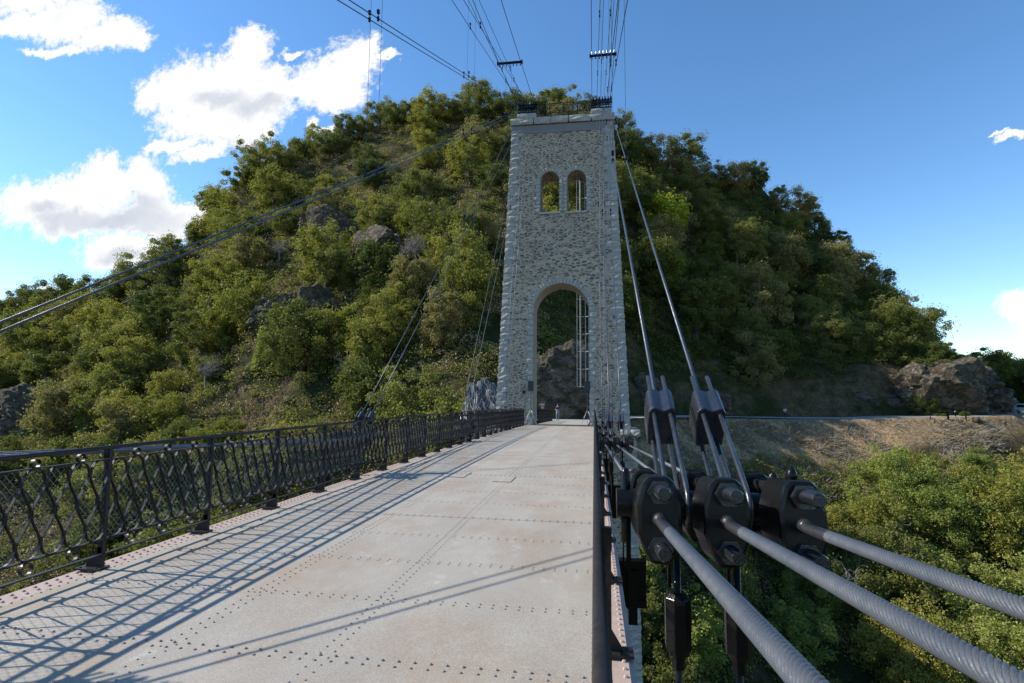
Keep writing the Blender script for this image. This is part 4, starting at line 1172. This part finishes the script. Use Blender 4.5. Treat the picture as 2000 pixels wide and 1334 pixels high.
# ------------------------------------------------------------------ speakers, floodlight
def speaker(x, y, side):
    z0 = dz(y) + .012
    st = empty('speaker_stand', (x, y, z0), f"tripod stand with silvery legs at the {side} foot of the arch", 'tripod stand')
    mb = MB(); mb.tube([(x, y, z0 + .55), (x, y, z0 + 2.3)], .018, 8); mb.tube([(x, y, z0 + .5), (x, y, z0 + 1.3)], .024, 8); mb.build('pole', M_RUBBER, st, True)
    mb = MB(); mb.tube([(x, y, z0 + 1.02), (x, y, z0 + 1.12)], .045, 8); mb.tube([(x, y, z0 + 1.55), (x, y, z0 + 1.62)], .035, 8); mb.build('collar', M_RUBBER, st, True)
    for a in (PI * 1.12, -.15 * PI, PI * .5):
        mb = MB(); mb.tube([(x, y, z0 + 1.08), (x + .46 * math.cos(a), y + .46 * math.sin(a) * .8, z0 + .02)], .014, 6); mb.build('leg', M_GALV, st, True)
    sp = empty('loudspeaker', (x, y, z0 + 2.3), f"black box loudspeaker on its stand at the {side} jamb of the arch", 'loudspeaker')
    mb = MB(); mb.prism([(-.19, -.16), (.19, -.16), (.14, .17), (-.14, .17)], (x, y, z0 + 2.26), (1, 0, 0), (0, 1, 0), (0, 0, 1), .62); mb.build('cabinet', M_RUBBER, sp, bevel=.012)
    mb = MB(); mb.box((x, y - .166, z0 + 2.57), (.33, .012, .56)); mb.build('grille', mat('grille', (.035, .035, .038), .6), sp)
speaker(-4.1, 35.55, 'left'); speaker(-.42, 35.5, 'right')
tg = MB(); tg.box((-4.13, 35.48, .48), (.06, .03, .26)); tag(tg.build('hanging_tag', M_BRIGHTY, None, bevel=.008), 'small bright yellow green tag hanging on the left tripod', 'tag')
fl = empty('floodlight', (-4.56, 35.7, dz(35.7)), 'small black floodlight on a thin pole left of the arch', 'floodlight')
mb = MB(); mb.tube([(-4.50, 35.75, dz(35.7)), (-4.50, 35.75, 1.62)], .012, 6); mb.build('pole', M_RUBBER, fl)
mb = MB(); mb.box((-4.58, 35.7, 1.74), (.20, .14, .17), Matrix.Rotation(.35, 3, 'Y')); mb.prism([(-.1, -.09), (.1, -.09), (.06, .0), (-.06, 0)], (-4.58, 35.66, 1.66), (1, 0, 0), (0, 1, 0), (0, 0, 1), .16); mb.build('lamp_head', M_RUBBER, fl)
pp = MB(); rough_block(pp, (-5.05, 53.9, dz(53.9) + .75), (1, 0, 0), (0, 1, 0), (0, 0, 1), (.26, .26, 1.6), .01, .1); rough_block(pp, (-5.05, 53.9, dz(53.9) + 1.6), (1, 0, 0), (0, 1, 0), (0, 0, 1), (.42, .42, .12), .01, .1)
tag(pp.build('stone_post', M_CONC), 'small pale capped post at the far end of the deck inside the arch', 'post')
# netted boulder beside the tower
nb = empty('netted_rock', (-10.6, 52.5, -8), 'pale rock wrapped in steel net just left of the tower foot', 'rock')
me = ROCKS[1].copy(); o = bpy.data.objects.new('rock', me); link(o, nb); o.location = (0, 0, 6.6); o.scale = (2.1, 2.0, 4.4)
o.data.materials.clear(); o.data.materials.append(m_granite('netted_stone', (.07, .068, .065), (.15, .145, .14), (.035, .035, .035)))
mb = MB()
Pn = np.array([v.co[:] for v in me.vertices])
from mathutils import kdtree
kd = kdtree.KDTree(len(Pn))
for i, p in enumerate(Pn): kd.insert(p, i)
kd.balance()
for i in range(30):
    for s in (1, -1):
        pts = []
        for k in range(17):
            el = -.4 + 1.75 * k / 16; az = 2 * PI * i / 30 + s * el * .9
            dv = Vector((math.cos(az) * math.cos(el), math.sin(az) * math.cos(el), math.sin(el)))
            c_, idx_, _ = kd.find(dv); q = Vector(c_) * 1.03
            pts.append((-10.6 + q.x * 2.1, 52.5 + q.y * 2.0, -8 + 6.6 + q.z * 4.4))
        mb.tube(pts, .012, 3, caps=False)
mb.build('steel_net', M_GALV, nb)

# ------------------------------------------------------------------ people
def skin_chain(name, chains, material, parent, sub=1):
    """chains: list of [(x,y,z,r),...]; chains share joints that have equal coordinates; first joint is the root"""
    vs = []; rs = []; es = []; key = {}
    for ch in chains:
        prev = None
        for p in ch:
            kk = tuple(round(q, 4) for q in p[:3])
            if kk not in key: key[kk] = len(vs); vs.append(p[:3]); rs.append(p[3])
            i = key[kk]
            if prev is not None and prev != i: es.append((prev, i))
            prev = i
    me = bpy.data.meshes.new(name); me.from_pydata(vs, es, []); me.materials.append(material)
    o = bpy.data.objects.new(name, me); link(o, parent)
    md = o.modifiers.new('skin', 'SKIN'); md.use_smooth_shade = True
    sv = me.skin_vertices[0].data
    for i, r in enumerate(rs): sv[i].radius = (r if isinstance(r, tuple) else (r, r))
    sv[0].use_root = True
    if sub: s_ = o.modifiers.new('sub', 'SUBSURF'); s_.levels = sub; s_.render_levels = sub
    dg = bpy.context.evaluated_depsgraph_get(); ev = o.evaluated_get(dg); m2 = bpy.data.meshes.new_from_object(ev)
    o.modifiers.clear(); o.data = m2
    return o
def person(x, y, z, H, yaw, shirt, trousers, shoes, hair, label, bend=.25):
    s = H / 1.75
    r = empty('person', (x, y, z), label, 'person', rz=yaw); r.scale = (s, s, s)
    # faces -Y; forearms held together in front of the waist
    pel = (0, 0, .95, (.14, .10)); arms = []
    body = [[pel, (0, .0, 1.10, (.13, .095)), (0, .01, 1.28, (.155, .11)), (0, .01, 1.42, (.15, .085)), (0, 0, 1.50, .055), (0, -.02, 1.56, .055), (0, -.035, 1.64, (.078, .09)), (0, -.03, 1.70, (.066, .08))]]
    for a in (-1, 1):
        body.append([pel, (a * .095, 0, .90, .095), (a * .10, -.01, .50, .058), (a * .11, .02, .10, .042), (a * .11, -.02, .045, .040), (a * .12, -.13, .03, .032)])
        body.append([(0, .01, 1.42, (.15, .085)), (a * .19, .01, 1.40, .055), (a * .25, .03, 1.14, .042), (a * .13, -.19, 1.08, .033), (a * .06, -.235, 1.09, .026)])
        body.append([(a * .06, -.235, 1.09, .026), (a * .035, -.27, 1.095, .022)])
        for i in range(4): body.append([(a * .035, -.27, 1.095, .022), (a * .02, -.295, 1.115 - i * .016, .009), (a * (-.005 + .004 * i), -.305, 1.112 - i * .016, .008)])
        body.append([(a * .06, -.235, 1.09, .026), (a * .045, -.25, 1.125, .009), (a * .02, -.27, 1.13, .008)])
    body.append([(0, -.035, 1.64, (.078, .09)), (0, -.135, 1.625, .014)])
    skin_chain('body', body, M_SKIN, r)
    sh = [[(0, 0, .93, (.155, .115)), (0, .0, 1.10, (.15, .115)), (0, .01, 1.28, (.175, .13)), (0, .01, 1.42, (.165, .10)), (0, .005, 1.475, .075)]]
    for a in (-1, 1): sh.append([(0, .01, 1.42, (.165, .10)), (a * .19, .01, 1.40, .073), (a * .24, .025, 1.20, .064)])
    skin_chain('shirt', sh, shirt, r)
    tr = [[(0, 0, .99, (.15, .11)), (0, 0, .93, (.15, .11))]]
    for a in (-1, 1): tr.append([(0, 0, .93, (.15, .11)), (a * .10, 0, .86, .108), (a * .10, -.01, .50, .075), (a * .11, .02, .10, .062)])
    skin_chain('trousers', tr, trousers, r)
    for a in (-1, 1): skin_chain('shoe', [[(a * .11, .05, .05, .05), (a * .115, -.05, .045, .05), (a * .12, -.16, .035, .038)]], shoes, r)
    skin_chain('hair', [[(0, .03, 1.60, (.078, .06)), (0, .0, 1.69, (.088, .10)), (0, -.045, 1.73, (.075, .088))]], hair, r)
    ey = MB()
    for a in (-1, 1):
        ey.tube([(x + a * .03, y - .128, z + 1.65), (x + a * .03, y - .12, z + 1.65)], .010, 6)
    o = ey.build('eyes', M_RUBBER, r)
    return r
person(-3.78, 57.4, dz(57.4) + .03, 1.74, .15, M_SHIRTB, M_JEANS, M_SHOE, M_HAIR, 'person in dark blue T-shirt and pale jeans standing beyond the arch looking at held hands')
yy = 97.5; xx = .326 * yy
person(xx, yy, float(tab(math.atan(.326), 2)) + .08, 1.7, -.3, M_SHIRTW, M_NAVY, M_SHOE, M_HAIR, 'person in pale top and dark trousers standing on the road at right')

# ------------------------------------------------------------------ car and roadside things
def zroad(u): return float(tab(math.atan(u), 2)) + .07
cyy = 104.5; cu = .700; cxx = cu * cyy; cz = zroad(cu)
car = empty('parked_van', (cxx, cyy, cz), 'white car parked facing the bridge at the far right edge of the frame', 'car')
def cp(p): return (cxx + p[0], cyy + p[1], cz + p[2])
prof = [(-2.1, .35), (-2.15, .62), (-2.08, .86), (-1.25, 1.02), (-.55, 1.55), (.2, 1.66), (1.7, 1.62), (2.05, 1.1), (2.1, .45), (2.0, .3), (-2.0, .28)]
mb = MB(); n = len(prof); vs = []
for w, k in ((-.86, .0), (-.80, .02), (.80, .02), (.86, 0)):
    for (yy_, zz) in prof:
        t = max(0, (zz - 1.0)) * .16 * (1 if w > 0 else -1)
        vs.append(cp((w - t, yy_, zz)))
mb.add(vs, [tuple(range(n))] + [(n * l + i, n * l + (i + 1) % n, n * (l + 1) + (i + 1) % n, n * (l + 1) + i) for l in range(3) for i in range(n)] + [tuple(range(4 * n - 1, 3 * n - 1, -1))])
ob = mb.build('body', M_CARWHITE, car, bevel=.05)
mb = MB(); mb.add([cp((-.68, -1.215, 1.06)), cp((.68, -1.215, 1.06)), cp((.62, -.60, 1.53)), cp((-.62, -.60, 1.53))], [(0, 1, 2, 3)]); mb.add([cp((-.68, -1.25, 1.08)), cp((.68, -1.25, 1.08)), cp((.62, -.63, 1.55)), cp((-.62, -.63, 1.55))], [(0, 1, 2, 3)]); mb.build('windscreen', M_GLASS, car)
for s in (-1, 1):
    mb = MB(); mb.add([cp((s * .862, -.95, 1.06)), cp((s * .862, 1.7, 1.08)), cp((s * .79, 1.5, 1.52)), cp((s * .79, -.45, 1.5))], [(0, 1, 2, 3)]); mb.build('side_window', M_GLASS, car)
    mb = MB(); mb.box(cp((s * .62, -2.11, .76)), (.34, .06, .14)); mb.build('headlight', M_LENS, car, bevel=.02)
    mb = MB(); mb.box(cp((s * .98, -.95, 1.08)), (.18, .12, .14)); mb.build('mirror', M_CARWHITE, car, bevel=.03)
    for q in (-1.35, 1.35):
        mb = MB(); mb.tube([cp((s * .70, q, .32)), cp((s * .88, q, .32))], .32, 18); w = mb.build('wheel', M_RUBBER, car, True, auto=30)
        mb = MB(); mb.tube([cp((s * .86, q, .32)), cp((s * .895, q, .32))], .19, 14); mb.build('rim', M_GALV, w, True, auto=30)
mb = MB(); mb.box(cp((0, -2.13, .52)), (1.1, .05, .2)); mb.build('grille', M_RUBBER, car)
mb = MB(); mb.box(cp((0, -2.165, .42)), (.5, .02, .11)); mb.build('number_plate', M_CONC, car)
def P_uv(u, v, Y): return (u * Y, Y, H0 + v * Y)
# row of grey panels behind the car
for i, (u, v0, v1, w) in enumerate([(.648, -.020, .006, .8), (.661, -.028, .001, 1.5), (.676, -.029, .0, 1.4)]):
    Yp = 122; x, y_, z0 = P_uv(u, v0, Yp); z1 = H0 + (v1) * Yp; z0 = min(z0, float(height(x, Yp))) - .2
    pe = empty('hoarding_panel', (x, Yp, z0), ['narrow tall grey hoarding panel at the slope end', 'middle wide grey corrugated hoarding panel', 'grey corrugated hoarding panel nearest the white car'][i], 'panel')
    mb = MB(); k = 8
    for q in range(k): mb.box((x - w / 2 + (q + .5) * w / k, Yp + (.03 if q % 2 else 0), (z0 + z1) / 2), (w / k, .04, z1 - z0))
    mb.build('sheet', M_HOARD, pe)
    mb = MB()
    for q in (-w / 2 - .06, w / 2 + .06): mb.box((x + q, Yp + .08, (z0 + z1) / 2), (.08, .08, z1 - z0 + .1))
    mb.build('upright', M_RUBBER, pe)
# swing barrier, short bollards and boulder
yb2 = 95.6
b0 = Vector((.552 * yb2, yb2, 0)); 
def gz(x, y): return float(height(x, y))
br = empty('road_barrier', (.579 * yb2, yb2, gz(.579 * yb2, yb2)), 'low black bar barrier with one stout post beside the road', 'barrier')
z0 = br.location.z
mb = MB(); mb.box((.566 * yb2, yb2, z0 + 1.13), (2.6, .10, .26)); mb.build('bar', M_BLACK, br)
mb = MB(); mb.box((.5795 * yb2, yb2, z0 + .6), (.20, .2, 1.4)); mb.box((.553 * yb2, yb2, z0 + .5), (.08, .08, 1.1)); mb.build('post', M_BLACK, br)
for i, (u, Yq, hgt) in enumerate(((.5905, 98, .75), (.606, 95.8, 1.15))):
    x = u * Yq; z = gz(x, Yq); b = empty('bollard', (x, Yq, z), ['short black bollard with pale top between barrier and boulder', 'taller dark post just left of the roadside boulder'][i], 'bollard')
    mb = MB(); mb.tube([(x, Yq, z - .2), (x, Yq, z + hgt)], .10, 10); mb.build('shaft', M_BLACK, b, True, auto=30)
    mb = MB(); mb.tube([(x, Yq, z + hgt), (x, Yq, z + hgt + .08), (x, Yq, z + hgt + .16)], [.11, .11, .04], 10); mb.build('cap', M_CONC if i == 0 else M_BLACK, b, True)
x = .621 * 95.8; o = bpy.data.objects.new('boulder', ROCKS[2]); link(o); o.location = (x, 95.8, gz(x, 95.8) + .3); o.scale = (.68, .6, .55); o.rotation_euler = (0, 0, 1)
tag(o, 'tan boulder on the road edge right of the barrier', 'boulder')

# ------------------------------------------------------------------ sun, sky, clouds
kx, ky_ = -1.414, .02
sunv = Vector((kx, ky_, 1)).normalized()
sd = bpy.data.lights.new('sun', 'SUN'); sd.energy = SUN_E; sd.angle = math.radians(.53); sd.color = (1, .94, .84)
so = bpy.data.objects.new('sun', sd); link(so); so.location = sunv * 200; so.rotation_euler = sunv.to_track_quat('Z', 'Y').to_euler()
w = bpy.data.worlds.new('World'); scene.world = w; w.use_nodes = True
class WT(NT):
    def __init__(s, wd): s.t = wd.node_tree; s.n = s.t.nodes; s.b = None
T = WT(w); bgn = T.n['Background']; outn = T.n['World Output']
sky = T.node('ShaderNodeTexSky'); sky.sky_type = 'NISHITA'; sky.sun_disc = False
sky.sun_elevation = math.asin(sunv.z); sky.sun_rotation = math.atan2(sunv.x, sunv.y)
sky.altitude = 500; sky.air_density = 1.0; sky.dust_density = .05; sky.ozone_density = 2.0
hs = T.node('ShaderNodeHueSaturation'); hs.inputs['Saturation'].default_value = 1.2; T.L(sky.outputs[0], hs.inputs['Color']); T.L(hs.outputs[0], bgn.inputs[0]); bgn.inputs[1].default_value = SKY_S
gen = T.coord('Generated'); sp_ = T.node('ShaderNodeSeparateXYZ'); T.L(gen, sp_.inputs[0])
yc = T.math('MAXIMUM', sp_.outputs[1], .05); u_ = T.math('DIVIDE', sp_.outputs[0], yc); v_ = T.math('DIVIDE', sp_.outputs[2], yc)
cb = T.node('ShaderNodeCombineXYZ'); T.L(u_, cb.inputs[0]); T.L(v_, cb.inputs[1]); uv = cb.outputs[0]
nz1 = T.noise(uv, 9, 7, .62, 'Color'); nz2 = T.noise(uv, 30, 6, .65, 'Color')
def vm(op, a, b, c=None):
    n = T.node('ShaderNodeVectorMath', operation=op)
    for i, q in enumerate((a, b, c)):
        if q is None: continue
        if isinstance(q, tuple): n.inputs[i].default_value = q
        else: T.L(q, n.inputs[i])
    return n.outputs[0]
p1 = vm('MULTIPLY_ADD', nz1, (.10, .10, 0), vm('SUBTRACT', uv, (.05, .05, 0)))
p2 = vm('MULTIPLY_ADD', nz2, (.035, .035, 0), vm('SUBTRACT', p1, (.0175, .0175, 0)))
BL = [(-1.299, .92, .098, .046), (-1.195, .852, .109, .051), (-1.083, .797, .092, .037), (-1.003, .783, .039, .025), (-1.334, .853, .071, .032), (-1.215, .779, .082, .014),
      (-.725, .734, .048, .047), (-.758, .672, .072, .059), (-.867, .658, .092, .065), (-.801, .601, .132, .07), (-.706, .611, .082, .069), (-.661, .642, .053, .052), (-.738, .545, .083, .034), (-.954, .653, .045, .04),
      (-.591, .636, .046, .034), (-.534, .643, .068, .057), (-.49, .684, .056, .057), (-.458, .709, .033, .034), (-.521, .608, .056, .034), (-.418, .683, .031, .011), (-.618, .712, .026, .008), (-.581, .551, .018, .02), (-.541, .537, .023, .009),
      (-.907, .533, .062, .016), (-.831, .508, .06, .018), (-1.243, .411, .1, .054), (-1.152, .418, .104, .059), (-1.078, .462, .058, .053), (-1.037, .436, .063, .047), (-.957, .455, .052, .056), (-.934, .408, .049, .046),
      (-1.121, .371, .14, .035), (-.98, .365, .099, .034), (-.894, .362, .067, .045), (-1.0, .298, .105, .045), (-1.049, .288, .057, .034), (-.834, .37, .048, .028), (-1.181, .195, .05, .014),
      (.700, .158, .034, .028), (.705, .433, .023, .008), (.682, .444, .012, .004), (.722, .141, .04, .034)]
def blobs(src, lst, grow=1.0):
    acc = None
    for (a, b, c, d) in lst:
        q = vm('MULTIPLY', vm('SUBTRACT', src, (a, b, 0)), (1 / (c * grow), 1 / (d * grow), 0))
        n = T.node('ShaderNodeVectorMath', operation='LENGTH'); T.L(q, n.inputs[0])
        acc = n.outputs['Value'] if acc is None else T.math('SMOOTH_MIN', acc, n.outputs['Value'], .25)
    return T.math('SUBTRACT', 1.2, acc)
den = blobs(p2, BL)
fine = T.noise(uv, 55, 6, .7)
den2 = T.math('ADD', den, T.math('MULTIPLY', T.math('SUBTRACT', fine, .5), 1.5))
alpha = T.rng(den2, -.12, .50, 0, 1, True)
north = T.rng(sp_.outputs[1], .02, .1); alpha = T.math('MULTIPLY', alpha, north)
DK = [(-1.02, .365, .16, .030), (-1.13, .372, .10, .02), (-.96, .395, .05, .03), (-1.0, .285, .06, .018), (-.70, .600, .07, .022), (-.80, .62, .06, .02), (-1.2, .40, .05, .02)]
dk = T.math('MULTIPLY', T.rng(blobs(p2, DK, 1.2), -.1, .9, 0, 1, True), T.rng(den, .25, .6, 0, 1))
shade = T.math('ADD', T.math('MULTIPLY', dk, .62), T.math('MULTIPLY', T.rng(T.noise(uv, 12, 5, .6), .45, .75), .22))
ccol = T.mix(shade, (1.0, 1.0, 1.0), (.50, .56, .68))
bg2 = T.node('ShaderNodeBackground'); T.L(ccol, bg2.inputs[0]); bg2.inputs[1].default_value = CLOUD_S
mx = T.node('ShaderNodeMixShader'); T.L(alpha, mx.inputs[0]); T.L(bgn.outputs[0], mx.inputs[1]); T.L(bg2.outputs[0], mx.inputs[2]); T.L(mx.outputs[0], outn.inputs[0])

# ------------------------------------------------------------------ camera
rho = math.radians(.5); s_ = math.radians(8.627); p_ = math.radians(5.498)
F = Vector((-math.sin(s_) * math.cos(p_), math.cos(s_) * math.cos(p_), math.sin(p_))); R = Vector((math.cos(s_), math.sin(s_), 0)); U = R.cross(F)
Rx = R * math.cos(rho) + U * math.sin(rho); Ux = U * math.cos(rho) - R * math.sin(rho)
cd = bpy.data.cameras.new('camera'); cam = bpy.data.objects.new('camera', cd); link(cam)
m4 = Matrix((Rx, Ux, -F)).transposed().to_4x4(); m4.translation = (0, 0, H0); cam.matrix_world = m4
cd.lens = 19.0; cd.sensor_width = 36.0; cd.clip_start = .05; cd.clip_end = 3000
scene.camera = cam
scene.view_settings.view_transform = 'Standard'; scene.view_settings.look = 'None'; scene.view_settings.exposure = EXPO; scene.view_settings.gamma = 1
scene.cycles.max_bounces = 6; scene.cycles.diffuse_bounces = 3; scene.cycles.glossy_bounces = 3; scene.cycles.transparent_max_bounces = 4
